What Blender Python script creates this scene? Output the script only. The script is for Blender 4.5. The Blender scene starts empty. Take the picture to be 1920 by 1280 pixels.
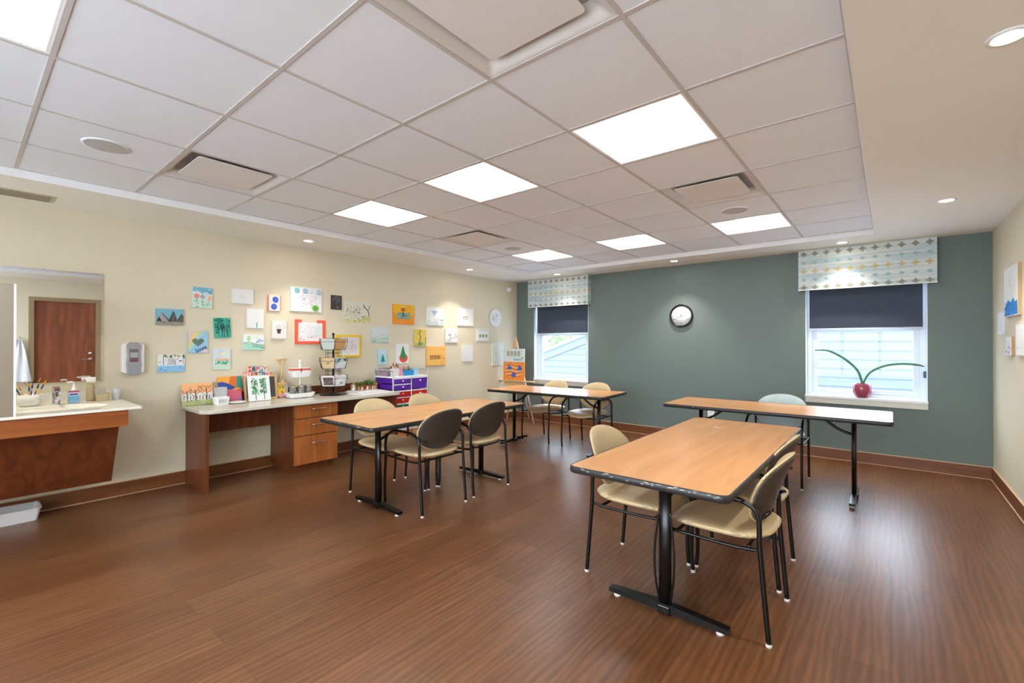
import bpy, bmesh, math, random
from mathutils import Vector, Matrix, Euler
sc = bpy.context.scene
COL = sc.collection
PI = math.pi
random.seed(7)

# ------------------------------------------------------------ dimensions
LW, BW, RW, REAR = -5.283, 6.540, 0.792, -2.0      # inner faces of the four walls
SOF, TRAY = 2.463, 2.52                            # soffit and tile heights
TX0, TX1, TY0, TY1 = -4.50, -0.115, -1.65, 5.93    # tile field
G = 0.631; GX, GY = -1.363, 1.503                  # tile grid

# ------------------------------------------------------------ materials
def s2l(c):
    return tuple((v/255/12.92 if v/255 <= .04045 else ((v/255+.055)/1.055)**2.4) for v in c)
_mats = {}
def mat(name, rgb, rough=.5, metal=0, spec=.5, coat=0, emit=0, emitc=None, trans=0, alpha=1, ior=1.45, noise=0, nscale=20, bump=0, bscale=60):
    if name in _mats: return _mats[name]
    m = bpy.data.materials.new(name); m.use_nodes = True
    nt = m.node_tree; b = nt.nodes['Principled BSDF']
    c = s2l(rgb) + (1,)
    b.inputs['Base Color'].default_value = c
    b.inputs['Roughness'].default_value = rough
    b.inputs['Metallic'].default_value = metal
    b.inputs['Specular IOR Level'].default_value = spec
    b.inputs['Coat Weight'].default_value = coat
    b.inputs['IOR'].default_value = ior
    b.inputs['Transmission Weight'].default_value = trans
    b.inputs['Alpha'].default_value = alpha
    if emit:
        b.inputs['Emission Color'].default_value = (s2l(emitc) if emitc else c[:3]) + (1,)
        b.inputs['Emission Strength'].default_value = emit
    tc = nt.nodes.new('ShaderNodeTexCoord')
    n = nt.nodes.new('ShaderNodeTexNoise'); n.inputs['Scale'].default_value = nscale; n.inputs['Detail'].default_value = 4
    nt.links.new(tc.outputs['Object'], n.inputs['Vector'])
    h = nt.nodes.new('ShaderNodeHueSaturation'); h.inputs['Color'].default_value = c
    mr = nt.nodes.new('ShaderNodeMapRange'); nz = noise or .03
    mr.inputs['To Min'].default_value = 1-nz; mr.inputs['To Max'].default_value = 1+nz
    nt.links.new(n.outputs['Fac'], mr.inputs['Value']); nt.links.new(mr.outputs[0], h.inputs['Value'])
    nt.links.new(h.outputs[0], b.inputs['Base Color'])
    if bump:
        n2 = nt.nodes.new('ShaderNodeTexNoise'); n2.inputs['Scale'].default_value = bscale
        nt.links.new(tc.outputs['Object'], n2.inputs['Vector'])
        bp = nt.nodes.new('ShaderNodeBump'); bp.inputs['Strength'].default_value = bump; bp.inputs['Distance'].default_value = .002
        nt.links.new(n2.outputs['Fac'], bp.inputs['Height']); nt.links.new(bp.outputs[0], b.inputs['Normal'])
    _mats[name] = m
    return m

def wood(name, c1, c2, rough=.4, axis='Z', scale=3.0, stretch=14, coat=0, bump=.05):
    if name in _mats: return _mats[name]
    m = bpy.data.materials.new(name); m.use_nodes = True
    nt = m.node_tree; b = nt.nodes['Principled BSDF']; L = nt.links.new
    tc = nt.nodes.new('ShaderNodeTexCoord'); mp = nt.nodes.new('ShaderNodeMapping')
    s = [scale*stretch]*3; s['XYZ'.index(axis)] = scale
    mp.inputs['Scale'].default_value = s
    L(tc.outputs['Object'], mp.inputs[0])
    n = nt.nodes.new('ShaderNodeTexNoise'); n.inputs['Scale'].default_value = 1; n.inputs['Detail'].default_value = 6; n.inputs['Distortion'].default_value = .8
    L(mp.outputs[0], n.inputs['Vector'])
    r = nt.nodes.new('ShaderNodeValToRGB')
    r.color_ramp.elements[0].position = .3; r.color_ramp.elements[0].color = s2l(c1)+(1,)
    r.color_ramp.elements[1].position = .72; r.color_ramp.elements[1].color = s2l(c2)+(1,)
    L(n.outputs['Fac'], r.inputs[0]); L(r.outputs[0], b.inputs['Base Color'])
    b.inputs['Roughness'].default_value = rough; b.inputs['Coat Weight'].default_value = coat
    bp = nt.nodes.new('ShaderNodeBump'); bp.inputs['Strength'].default_value = bump; bp.inputs['Distance'].default_value = .001
    L(n.outputs['Fac'], bp.inputs['Height']); L(bp.outputs[0], b.inputs['Normal'])
    _mats[name] = m
    return m

WALLP = mat('beige_wall_paint', (213, 204, 180), .62, noise=.015, nscale=2, bump=.08, bscale=300)
GREEN = mat('slate_green_wall_paint', (104, 117, 114), .6, noise=.015, nscale=2, bump=.08, bscale=300)
SOFP = mat('soffit_paint', (236, 236, 230), .65, noise=.01, nscale=2)
TILE = mat('ceiling_tile', (230, 236, 242), .9, noise=.02, nscale=900, bump=.3, bscale=400)
GRID = mat('ceiling_grid_paint', (196, 192, 188), .5)
WHITE = mat('white_plastic', (238, 238, 236), .35)
WHITEP = mat('white_paint', (232, 234, 236), .4)
BLACK = mat('black_enamel', (14, 13, 13), .28)
BLACKE = mat('black_rubber_edge', (42, 40, 38), .38, noise=.25, nscale=60)
SHELL = mat('dark_plastic_shell', (66, 58, 52), .38)
STEEL = mat('brushed_steel', (172, 166, 156), .3, metal=.9)
CHROME = mat('chrome', (205, 205, 208), .14, metal=1)
CLEAR = mat('clear_plastic', (215, 220, 222), .15, alpha=.42)
GLIDE = mat('clear_glide', (215, 210, 200), .2)
GREY = mat('grey_plastic', (150, 151, 156), .35)
DGREY = mat('dark_grey', (70, 70, 72), .5)
COUNTER = mat('solid_surface', (202, 198, 182), .22, noise=.05, nscale=260)
SINKC = mat('white_solid_surface', (226, 221, 206), .2, noise=.02, nscale=260)
CHERRY = wood('cherry_wood', (138, 76, 32), (176, 104, 50), .36, 'Z', 2.2, 9)
CHERRYH = wood('cherry_wood_horizontal', (122, 62, 22), (154, 84, 35), .36, 'Y', 2.2, 9)
CHERRYD = wood('dark_cherry_wood', (84, 40, 18), (120, 62, 30), .36, 'Z', 2.0, 9)
DOORW = wood('door_wood', (108, 56, 34), (150, 86, 54), .42, 'Z', 1.4, 8)
BASEW = wood('baseboard_wood', (98, 54, 24), (124, 74, 36), .4, 'Y', 2, 14)
BASEWX = wood('baseboard_wood_back', (104, 60, 32), (128, 78, 46), .4, 'X', 2, 14)
MAPLE = wood('maple_laminate', (214, 150, 94), (230, 168, 108), .24, 'Y', 1.6, 10, bump=.0)
PINE = wood('pine', (196, 158, 106), (216, 182, 132), .5, 'Z', 6, 8)
TAUPE = mat('door_frame_paint', (150, 130, 98), .4)
CAULK = mat('cream_caulk', (206, 176, 140), .6)
BLIND = mat('dark_roller_blind', (60, 70, 86), .75, bump=.1, bscale=500)
WINF = mat('window_vinyl', (214, 224, 234), .35)

def fabric(name, rgb, axis=1):
    m = mat(name, rgb, .42, spec=.5)
    nt = m.node_tree; b = nt.nodes['Principled BSDF']; L = nt.links.new
    tc = [n for n in nt.nodes if n.type == 'TEX_COORD'][0]
    hs = [n for n in nt.nodes if n.type == 'HUE_SAT'][0]
    w = nt.nodes.new('ShaderNodeTexWave'); w.bands_direction = 'XYZ'[axis]; w.inputs['Scale'].default_value = 26
    w.inputs['Distortion'].default_value = .6; w.inputs['Detail'].default_value = 1; w.inputs['Detail Scale'].default_value = .5
    L(tc.outputs['Object'], w.inputs['Vector'])
    mx = nt.nodes.new('ShaderNodeMix'); mx.data_type = 'RGBA'; mx.blend_type = 'MULTIPLY'
    mr = nt.nodes.new('ShaderNodeMapRange'); mr.inputs['To Min'].default_value = .68; mr.inputs['To Max'].default_value = 1.1
    L(w.outputs['Fac'], mr.inputs['Value'])
    mx.inputs[0].default_value = 1
    L(hs.outputs[0], mx.inputs[6]); L(mr.outputs[0], mx.inputs[7]); L(mx.outputs[2], b.inputs['Base Color'])
    bp = nt.nodes.new('ShaderNodeBump'); bp.inputs['Strength'].default_value = .5; bp.inputs['Distance'].default_value = .0012
    L(w.outputs['Fac'], bp.inputs['Height']); L(bp.outputs[0], b.inputs['Normal'])
    return m
VINYL = fabric('beige_ribbed_vinyl', (208, 184, 140))
VINYLB = fabric('pale_blue_vinyl', (176, 194, 192))

def floor_mat():
    m = bpy.data.materials.new('wood_vinyl_floor'); m.use_nodes = True
    nt = m.node_tree; b = nt.nodes['Principled BSDF']; L = nt.links.new
    tc = nt.nodes.new('ShaderNodeTexCoord')
    sx = nt.nodes.new('ShaderNodeSeparateXYZ'); cx = nt.nodes.new('ShaderNodeCombineXYZ')
    L(tc.outputs['Object'], sx.inputs[0]); L(sx.outputs['Y'], cx.inputs['X']); L(sx.outputs['X'], cx.inputs['Y'])
    br = nt.nodes.new('ShaderNodeTexBrick'); L(cx.outputs[0], br.inputs['Vector'])
    br.inputs['Scale'].default_value = 1; br.inputs['Brick Width'].default_value = 1.22; br.inputs['Row Height'].default_value = .178
    br.inputs['Mortar Size'].default_value = .0012; br.inputs['Mortar Smooth'].default_value = .1; br.inputs['Bias'].default_value = 0
    br.offset = .37
    br.inputs['Color1'].default_value = s2l((106, 66, 38))+(1,); br.inputs['Color2'].default_value = s2l((119, 78, 48))+(1,)
    br.inputs['Mortar'].default_value = s2l((88, 56, 38))+(1,)
    mp = nt.nodes.new('ShaderNodeMapping'); mp.inputs['Scale'].default_value = (24, 1.7, 1); L(tc.outputs['Object'], mp.inputs[0])
    n = nt.nodes.new('ShaderNodeTexNoise'); n.inputs['Scale'].default_value = 1; n.inputs['Detail'].default_value = 9; n.inputs['Roughness'].default_value = .62; n.inputs['Distortion'].default_value = 1.2
    L(mp.outputs[0], n.inputs['Vector'])
    r = nt.nodes.new('ShaderNodeMapRange'); r.inputs['From Min'].default_value = .3; r.inputs['From Max'].default_value = .7
    r.inputs['To Min'].default_value = .74; r.inputs['To Max'].default_value = 1.22; L(n.outputs['Fac'], r.inputs['Value'])
    # cathedral grain
    mp3 = nt.nodes.new('ShaderNodeMapping'); mp3.inputs['Scale'].default_value = (5.5, .8, 1); L(tc.outputs['Object'], mp3.inputs[0])
    w = nt.nodes.new('ShaderNodeTexWave'); w.bands_direction = 'X'; w.inputs['Scale'].default_value = 1.6; w.inputs['Distortion'].default_value = 9; w.inputs['Detail'].default_value = 3
    L(mp3.outputs[0], w.inputs['Vector'])
    r3 = nt.nodes.new('ShaderNodeMapRange'); r3.inputs['To Min'].default_value = .80; r3.inputs['To Max'].default_value = 1.10; L(w.outputs['Fac'], r3.inputs['Value'])
    mu = nt.nodes.new('ShaderNodeMath'); mu.operation = 'MULTIPLY'; L(r.outputs[0], mu.inputs[0]); L(r3.outputs[0], mu.inputs[1])
    mx = nt.nodes.new('ShaderNodeMix'); mx.data_type = 'RGBA'; mx.blend_type = 'MULTIPLY'; mx.inputs[0].default_value = 1
    L(br.outputs['Color'], mx.inputs[6]); L(mu.outputs[0], mx.inputs[7]); L(mx.outputs[2], b.inputs['Base Color'])
    b.inputs['Roughness'].default_value = .33; b.inputs['Specular IOR Level'].default_value = .5
    mp2 = nt.nodes.new('ShaderNodeMapping'); mp2.inputs['Scale'].default_value = (150, 22, 1); L(tc.outputs['Object'], mp2.inputs[0])
    n2 = nt.nodes.new('ShaderNodeTexNoise'); n2.inputs['Scale'].default_value = 1; n2.inputs['Detail'].default_value = 2; L(mp2.outputs[0], n2.inputs['Vector'])
    bp = nt.nodes.new('ShaderNodeBump'); bp.inputs['Strength'].default_value = .3; bp.inputs['Distance'].default_value = .0007
    L(n2.outputs['Fac'], bp.inputs['Height']); L(bp.outputs[0], b.inputs['Normal'])
    return m
FLOORM = floor_mat()

def glass_mat():
    m = bpy.data.materials.new('window_glass'); m.use_nodes = True
    nt = m.node_tree; nt.nodes.remove(nt.nodes['Principled BSDF']); L = nt.links.new
    out = nt.nodes['Material Output']
    t = nt.nodes.new('ShaderNodeBsdfTransparent'); t.inputs[0].default_value = (.94, .97, 1, 1)
    g = nt.nodes.new('ShaderNodeBsdfGlossy'); g.inputs['Roughness'].default_value = .02
    mx = nt.nodes.new('ShaderNodeMixShader'); mx.inputs[0].default_value = .012
    L(t.outputs[0], mx.inputs[1]); L(g.outputs[0], mx.inputs[2]); L(mx.outputs[0], out.inputs[0])
    return m
GLASS = glass_mat()
MIRR = mat('mirror_silver', (232, 234, 232), .015, metal=1, noise=.001)

# ------------------------------------------------------------ mesh builder
def catmull(pts, n=6):
    P = [Vector(p) for p in pts]
    if len(P) < 3: return P
    out = []
    for i in range(len(P)-1):
        p0 = P[max(i-1, 0)]; p1 = P[i]; p2 = P[i+1]; p3 = P[min(i+2, len(P)-1)]
        for k in range(n):
            t = k/n
            out.append(.5*((2*p1)+(-p0+p2)*t+(2*p0-5*p1+4*p2-p3)*t*t+(-p0+3*p1-3*p2+p3)*t**3))
    out.append(P[-1]); return out

class M:
    def __init__(s): s.v = []; s.f = []; s.mi = []; s.mats = []; s.sm = []
    def m(s, mt):
        if mt not in s.mats: s.mats.append(mt)
        return s.mats.index(mt)
    def add(s, vs, fs, mt, smooth=False):
        k = len(s.v); s.v += [tuple(v) for v in vs]; i = s.m(mt)
        for f in fs: s.f.append([k+a for a in f]); s.mi.append(i); s.sm.append(smooth)
        return s
    def box(s, x0, y0, z0, x1, y1, z1, mt, rot=None, bev=0):
        x0, x1 = sorted((x0, x1)); y0, y1 = sorted((y0, y1)); z0, z1 = sorted((z0, z1))
        if bev:
            bm = bmesh.new(); bmesh.ops.create_cube(bm, size=1)
            for v in bm.verts: v.co = Vector(((x0+x1)/2+v.co.x*(x1-x0), (y0+y1)/2+v.co.y*(y1-y0), (z0+z1)/2+v.co.z*(z1-z0)))
            bmesh.ops.bevel(bm, geom=bm.edges[:], offset=bev, segments=2, affect='EDGES', profile=.5)
            bm.verts.index_update(); vs = [v.co.copy() for v in bm.verts]; fs = [[v.index for v in f.verts] for f in bm.faces]; bm.free()
        else:
            vs = [Vector(p) for p in [(x0, y0, z0), (x1, y0, z0), (x1, y1, z0), (x0, y1, z0), (x0, y0, z1), (x1, y0, z1), (x1, y1, z1), (x0, y1, z1)]]
            fs = [(0, 3, 2, 1), (4, 5, 6, 7), (0, 1, 5, 4), (1, 2, 6, 5), (2, 3, 7, 6), (3, 0, 4, 7)]
        if rot: vs = [rot @ v for v in vs]
        return s.add(vs, fs, mt)
    def prism(s, pts, axis, a, b, mt, smooth=False):
        # pts: 2D outline; extruded along axis from a to b
        def P(p, t):
            return {'x': (t, p[0], p[1]), 'y': (p[0], t, p[1]), 'z': (p[0], p[1], t)}[axis]
        n = len(pts); vs = [P(p, a) for p in pts]+[P(p, b) for p in pts]
        fs = [list(range(n))[::-1], list(range(n, 2*n))]+[(i, (i+1) % n, n+(i+1) % n, n+i) for i in range(n)]
        return s.add(vs, fs, mt, smooth)
    def tube(s, path, r, mt, n=8, sm=0, cap=True):
        P = catmull(path, sm) if sm else [Vector(p) for p in path]
        R = r if isinstance(r, (list, tuple)) else None
        t0 = (P[1]-P[0]).normalized(); u = t0.orthogonal().normalized(); vs = []
        for i, p in enumerate(P):
            t = (P[min(i+1, len(P)-1)]-P[max(i-1, 0)]).normalized()
            u = (u-t*u.dot(t)).normalized(); w = t.cross(u)
            rr = r if R is None else R[0]+(R[1]-R[0])*i/(len(P)-1)
            for k in range(n):
                a = 2*PI*k/n; vs.append(p+(u*math.cos(a)+w*math.sin(a))*rr)
        fs = []
        for i in range(len(P)-1):
            for k in range(n):
                a = i*n+k; b = i*n+(k+1) % n; fs.append((a, b, b+n, a+n))
        s.add(vs, fs, mt, True)
        if cap:
            k0 = len(s.v)-len(vs)
            i = s.m(mt)
            s.f.append([k0+k for k in range(n)][::-1]); s.mi.append(i); s.sm.append(False)
            s.f.append([len(s.v)-n+k for k in range(n)]); s.mi.append(i); s.sm.append(False)
        return s
    def lathe(s, prof, c, mt, n=20, smooth=True, axis='z', sx=1, sy=1):
        vs = []; m = len(prof)
        for k in range(n):
            a = 2*PI*k/n
            for r, z in prof:
                q = (r*math.cos(a)*sx, r*math.sin(a)*sy, z)
                if axis == 'y': q = (q[0], -q[2], q[1])
                if axis == 'x': q = (q[2], q[0], q[1])
                vs.append((c[0]+q[0], c[1]+q[1], c[2]+q[2]))
        fs = [(k*m+i, ((k+1) % n)*m+i, ((k+1) % n)*m+i+1, k*m+i+1) for k in range(n) for i in range(m-1)]
        return s.add(vs, fs, mt, smooth)
    def ball(s, c, r, mt, n=10, sx=1, sy=1, sz=1):
        prof = [(max(r*math.sin(PI*i/n), 1e-5), -r*math.cos(PI*i/n)*sz) for i in range(n+1)]
        return s.lathe(prof, c, mt, n+4, True, 'z', sx, sy)
    def build(s, name, parent=None, loc=None, rot=None, bev=0):
        me = bpy.data.meshes.new(name); me.from_pydata(s.v, [], s.f)
        for mt in s.mats: me.materials.append(mt)
        for p, i, q in zip(me.polygons, s.mi, s.sm): p.material_index = i; p.use_smooth = q
        bm = bmesh.new(); bm.from_mesh(me)
        bmesh.ops.remove_doubles(bm, verts=bm.verts, dist=1e-6) if not bev else None
        bmesh.ops.recalc_face_normals(bm, faces=bm.faces)
        bm.to_mesh(me); bm.free(); me.validate()
        o = bpy.data.objects.new(name, me); COL.objects.link(o)
        if parent: o.parent = parent
        if loc: o.location = loc
        if rot: o.rotation_euler = rot
        if bev:
            md = o.modifiers.new('bevel', 'BEVEL'); md.width = bev; md.segments = 2; md.limit_method = 'ANGLE'; md.angle_limit = .6
        return o

def tag(o, label, cat, group=None, kind=None):
    o['label'] = label; o['category'] = cat
    if group: o['group'] = group
    if kind: o['kind'] = kind
    return o
def thing(name, label, cat, loc=(0, 0, 0), rz=0, group=None):
    o = bpy.data.objects.new(name, None); COL.objects.link(o); o.empty_display_size = .1
    o.location = loc; o.rotation_euler = (0, 0, rz)
    return tag(o, label, cat, group)
def struct(mb, name, parent=None, **k):
    o = mb.build(name, parent, **k)
    if not parent: o['kind'] = 'structure'
    return o
def copy_tree(o, parent=None):
    c = o.copy(); COL.objects.link(c); c.parent = parent
    for ch in [x for x in bpy.data.objects if x.parent == o]:
        copy_tree(ch, c)
    return c
def text2d(s, size=1.0, bold=False, align='CENTER'):
    cu = bpy.data.curves.new('t', 'FONT'); cu.body = s; cu.size = size; cu.align_x = align; cu.align_y = 'CENTER'
    cu.resolution_u = 3
    if bold: cu.offset = size*.02
    o = bpy.data.objects.new('t', cu); COL.objects.link(o)
    dg = bpy.context.evaluated_depsgraph_get(); me = o.evaluated_get(dg).to_mesh()
    vs = [(v.co.x, v.co.y) for v in me.vertices]; fs = [list(p.vertices) for p in me.polygons]
    o.evaluated_get(dg).to_mesh_clear(); bpy.data.objects.remove(o); bpy.data.curves.remove(cu)
    return vs, fs

# ------------------------------------------------------------ the room
T = .18
struct(M().box(LW-T, REAR-T, -.1, RW+T, BW+T, 0, FLOORM), 'floor')
struct(M().box(LW-T, REAR-T, 0, LW, BW+T, 2.75, WALLP), 'wall_left')
RX0, RX1, RZ0, RZ1 = -3.4, .6, .45, 2.38           # unseen opening added behind the camera to let in fill daylight
struct(M().box(LW, REAR-T, 0, RX0, REAR, 2.75, WALLP).box(RX1, REAR-T, 0, RW+T, REAR, 2.75, WALLP).box(RX0, REAR-T, 0, RX1, REAR, RZ0, WALLP).box(RX0, REAR-T, RZ1, RX1, REAR, 2.75, WALLP), 'wall_rear')
rw_ = M()
for k in range(6):
    x = RX0+(RX1-RX0)*k/5; rw_.box(max(x-.03, RX0), REAR-.12, RZ0, min(x+.03, RX1), REAR-.06, RZ1, WHITEP)
rw_.box(RX0, REAR-.12, RZ0, RX1, REAR-.06, RZ0+.05, WHITEP).box(RX0, REAR-.12, RZ1-.05, RX1, REAR-.06, RZ1, WHITEP)
struct(rw_, 'window_3')  # frame bars of the added daylight opening
# right wall with the door opening y .80..1.67
DY0, DY1, DZ = .80, 1.665, 2.125
struct(M().box(RW, REAR, 0, RW+T, DY0, 2.75, WALLP).box(RW, DY1, 0, RW+T, BW+T, 2.75, WALLP).box(RW, DY0, DZ, RW+T, DY1, 2.75, WALLP), 'wall_right')
# back wall with two window openings
WL = (-4.887, -3.786, .729, 2.12); WR = (-.786, .311, .735, 2.12)
b = M(); y0, y1 = BW, BW+T
b.box(LW, y0, 0, WL[0], y1, 2.75, GREEN).box(WL[1], y0, 0, WR[0], y1, 2.75, GREEN).box(WR[1], y0, 0, RW, y1, 2.75, GREEN)
for w in (WL, WR): b.box(w[0], y0, 0, w[1], y1, w[2]-.03, GREEN).box(w[0], y0, w[3], w[1], y1, 2.75, GREEN)
struct(b, 'wall_back')
# soffit ring and tile field
c = M(); H = 2.75
c.box(LW, REAR, SOF, TX0, BW, H, SOFP).box(TX1, REAR, SOF, RW, BW, H, SOFP)
c.box(TX0, REAR, SOF, TX1, TY0, H, SOFP).box(TX0, TY1, SOF, TX1, BW, H, SOFP)
struct(c, 'ceiling')
LIGHTS = [(1, 0), (1, -2), (1, -4), (5, 0), (5, -2), (5, -4), (-3, 0), (-3, -2)]
VENTS = [(-1, 0), (-1, -4), (3, 0), (3, -4)]
SPEAK = [(-2, -4), (4, 0), (4, -4)]
t = M()
xs = [(max(GX+G*j, TX0), min(GX+G*(j+1), TX1), j) for j in range(-5, 2)]
ys = [(max(GY+G*i, TY0), min(GY+G*(i+1), TY1), i) for i in range(-5, 8)]
for xa, xb, j in xs:
    for ya, yb, i in ys:
        if yb-ya < .02 or xb-xa < .02 or (i, j) in LIGHTS or (i, j) in VENTS: continue
        t.box(xa, ya, TRAY, xb, yb, TRAY+.018, TILE)
struct(t, 'ceiling.001')
g = M()
for j in range(-5, 3):
    x = min(max(GX+G*j, TX0+.006), TX1-.006); g.box(x-.009, TY0, TRAY-.004, x+.009, TY1, TRAY+.003, GRID)
for i in range(-4, 8):
    y = min(GY+G*i, TY1-.006); g.box(TX0, y-.009, TRAY-.0036, TX1, y+.009, TRAY+.003, GRID)
struct(g, 'trim_1')
g = M(); e_ = .004
g.box(TX0, TY0, SOF-.001, TX0+e_, TY1, TRAY-.001, WHITEP).box(TX1-e_, TY0, SOF-.001, TX1, TY1, TRAY-.001, WHITEP).box(TX0+e_, TY0, SOF-.001, TX1-e_, TY0+e_, TRAY-.001, WHITEP).box(TX0+e_, TY1-e_, SOF-.001, TX1-e_, TY1, TRAY-.001, WHITEP)
struct(g, 'trim_2')
struct(M().box(TX0, REAR, H-.02, TX1, BW, H, WHITEP).box(LW-T, REAR-T, H, RW+T, BW+T, H+.05, WHITEP), 'ceiling.002')

# baseboards
def baseboard(name, x0, y0, x1, y1, mt, along):
    m = M(); m.box(x0, y0, 0, x1, y1, .118, mt)
    e = .003
    if along == 'y':
        s = 1 if name == 'baseboard_left' else -1
        xf = x1 if s > 0 else x0
        m.box(xf, y0, 0, xf+s*.007, y1, .004, CAULK).box(x0, y0, .118, x1, y1, .123, CAULK)
    else:
        m.box(x0, y0-.007, 0, x1, y0, .004, CAULK).box(x0, y0, .118, x1, y1, .123, CAULK)
    return struct(m, name)
baseboard('baseboard_left', LW, REAR, LW+.014, BW, BASEW, 'y')
baseboard('baseboard_back', LW+.014, BW-.014, RW-.014, BW, BASEWX, 'x')
baseboard('baseboard_right', RW-.014, DY1+.06, RW, BW, BASEW, 'y')

# door in the right wall (seen in the mirror)
d = thing('door_1', 'brown wooden door in a taupe frame, reflected in the mirror', 'door'); d['kind'] = 'structure'
M().box(RW+.03, DY0+.03, .01, RW+.075, DY1-.03, DZ-.03, DOORW).build('door_leaf', d)
f = M()
f.box(RW-.02, DY0-.03, 0, RW+.1, DY0+.035, DZ+.03, TAUPE).box(RW-.02, DY1-.035, 0, RW+.1, DY1+.03, DZ+.03, TAUPE).box(RW-.02, DY0+.035, DZ-.035, RW+.1, DY1-.035, DZ+.03, TAUPE)
f.build('door_frame', d)
h = M(); h.lathe([(.0001, -.012), (.03, -.01), (.03, 0)], (RW+.022, 1.56, 1.06), CHROME, 16, axis='x')
h.tube([(RW+.03, 1.56, 1.06), (RW-.03, 1.56, 1.06), (RW-.035, 1.5, 1.06), (RW-.035, 1.44, 1.055)], .009, CHROME, 8, 3)
h.build('door_handle', d)
M().lathe([(.0001, -.014), (.024, -.012), (.026, 0)], (RW+.025, 1.56, 1.17), CHROME, 16, axis='x').build('door_lock', d)

# windows
def window(n, W, label, latch):
    xa, xb, za, zb = W; yf = BW+.09
    w = thing('window_%d' % n, label, 'window', (0, 0, 0)); w['kind'] = 'structure'
    # reveal lining
    m = M(); m.box(xa, BW, za, xa+.006, BW+T, zb, WINF).box(xb-.006, BW, za, xb, BW+T, zb, WINF).box(xa, BW, zb-.006, xb, BW+T, zb, WINF)
    m.build('window_reveal', w)
    # stool and apron
    m = M(); m.box(xa-.004, BW-.022, za-.03, xb+.004, BW+T, za, WHITEP, bev=.004).box(xa-.002, BW-.014, za-.088, xb+.002, BW, za-.031, mat('cream_trim', (212, 212, 200), .4))
    m.build('window_sill', w)
    # outer frame
    fw = .055; m = M()
    a0, a1, c0, c1 = xa+.006, xb-.006, za, zb-.006
    for q in ((a0, c0, a0+fw, c1), (a1-fw, c0, a1, c1), (a0+fw, c1-fw, a1-fw, c1), (a0+fw, c0, a1-fw, c0+.03), (a0+fw, 1.505, a1-fw, 1.60)):
        m.box(q[0], yf, q[1], q[2], yf+.07, q[3], WINF, bev=.003)
    m.build('window_frame', w)
    sa, sb, sz0, sz1 = a0+fw, a1-fw, c0+.03, 1.505
    m = M(); k = .05
    for q in ((sa, sz0, sa+k, sz1), (sb-k, sz0, sb, sz1), (sa+k, sz0, sb-k, sz0+k), (sa+k, sz1-.02, sb-k, sz1)):
        m.box(q[0], yf+.012, q[1], q[2], yf+.055, q[3], WINF, bev=.003)
    m.build('window_sash', w)
    M().box(sa+k, yf+.032, sz0+k, sb-k, yf+.036, sz1-.02, GLASS).build('window_pane', w)
    M().box(sa, yf+.032, 1.6, sb, yf+.036, c1-fw, GLASS).build('window_pane', w)
    if latch == 'crank':
        x = xa+.72; m = M(); m.box(x-.05, yf-.02, za, x+.05, yf+.01, za+.02, WHITE, bev=.004).tube([(x-.01, yf-.01, za+.02), (x+.02, yf-.03, za+.035), (x+.07, yf-.03, za+.03)], .006, CHROME, 6)
        m.build('window_crank', w)
    m = M(); m.box(xb-.03, yf-.02, .98, xb-.01, yf+.002, 1.05, mat('latch_blue_black', (38, 66, 86), .4)); 
    if latch != 'crank': m.build('window_latch', w)
    # roller blind in front of the frame
    bl = thing('roller_blind', 'dark slate roller blind half lowered in the %s window' % ('left' if n == 1 else 'right'), 'blind', ((xa+xb)/2, yf-.03, 1.5), 0, None)
    hw = (xb-xa)/2-.035
    M().box(-hw, -.002, .03, hw, .002, .585, BLIND).build('blind_cloth', bl)
    M().tube([(-hw, 0, .02), (hw, 0, .02)], .011, WINF, 10).build('bottom_bar', bl)
    M().tube([(-hw-.02, 0, .575), (hw+.02, 0, .575)], .02, BLIND, 12).build('roller', bl)
    return w
window(1, WL, 'white framed window on the left of the green wall, roof and trees outside', 'crank')
window(2, WR, 'white framed window on the right of the green wall, white siding outside', 'latch')

# valances
def valance_mat():
    m = mat('valance_cloth', (186, 202, 206), .8)
    nt = m.node_tree; b = nt.nodes['Principled BSDF']; L = nt.links.new
    tc = nt.nodes.new('ShaderNodeTexCoord'); mp = nt.nodes.new('ShaderNodeMapping'); mp.inputs['Scale'].default_value = (2.2, 2.2, 42)
    L(tc.outputs['Object'], mp.inputs[0]); n = nt.nodes.new('ShaderNodeTexNoise'); n.inputs['Scale'].default_value = 1; n.inputs['Detail'].default_value = 3
    L(mp.outputs[0], n.inputs['Vector']); r = nt.nodes.new('ShaderNodeValToRGB'); e = r.color_ramp.elements
    e[0].position = .36; e[0].color = s2l((168, 190, 198))+(1,); e[1].position = .62; e[1].color = s2l((208, 214, 210))+(1,)
    L(n.outputs['Fac'], r.inputs[0]); L(r.outputs[0], b.inputs['Base Color'])
    return m
VAL = valance_mat(); VT = [mat('valance_brown', (142, 140, 128), .8), mat('valance_teal', (146, 176, 186), .8), mat('valance_yellow', (190, 178, 132), .8), mat('valance_teal', (0, 0, 0))]
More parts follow.
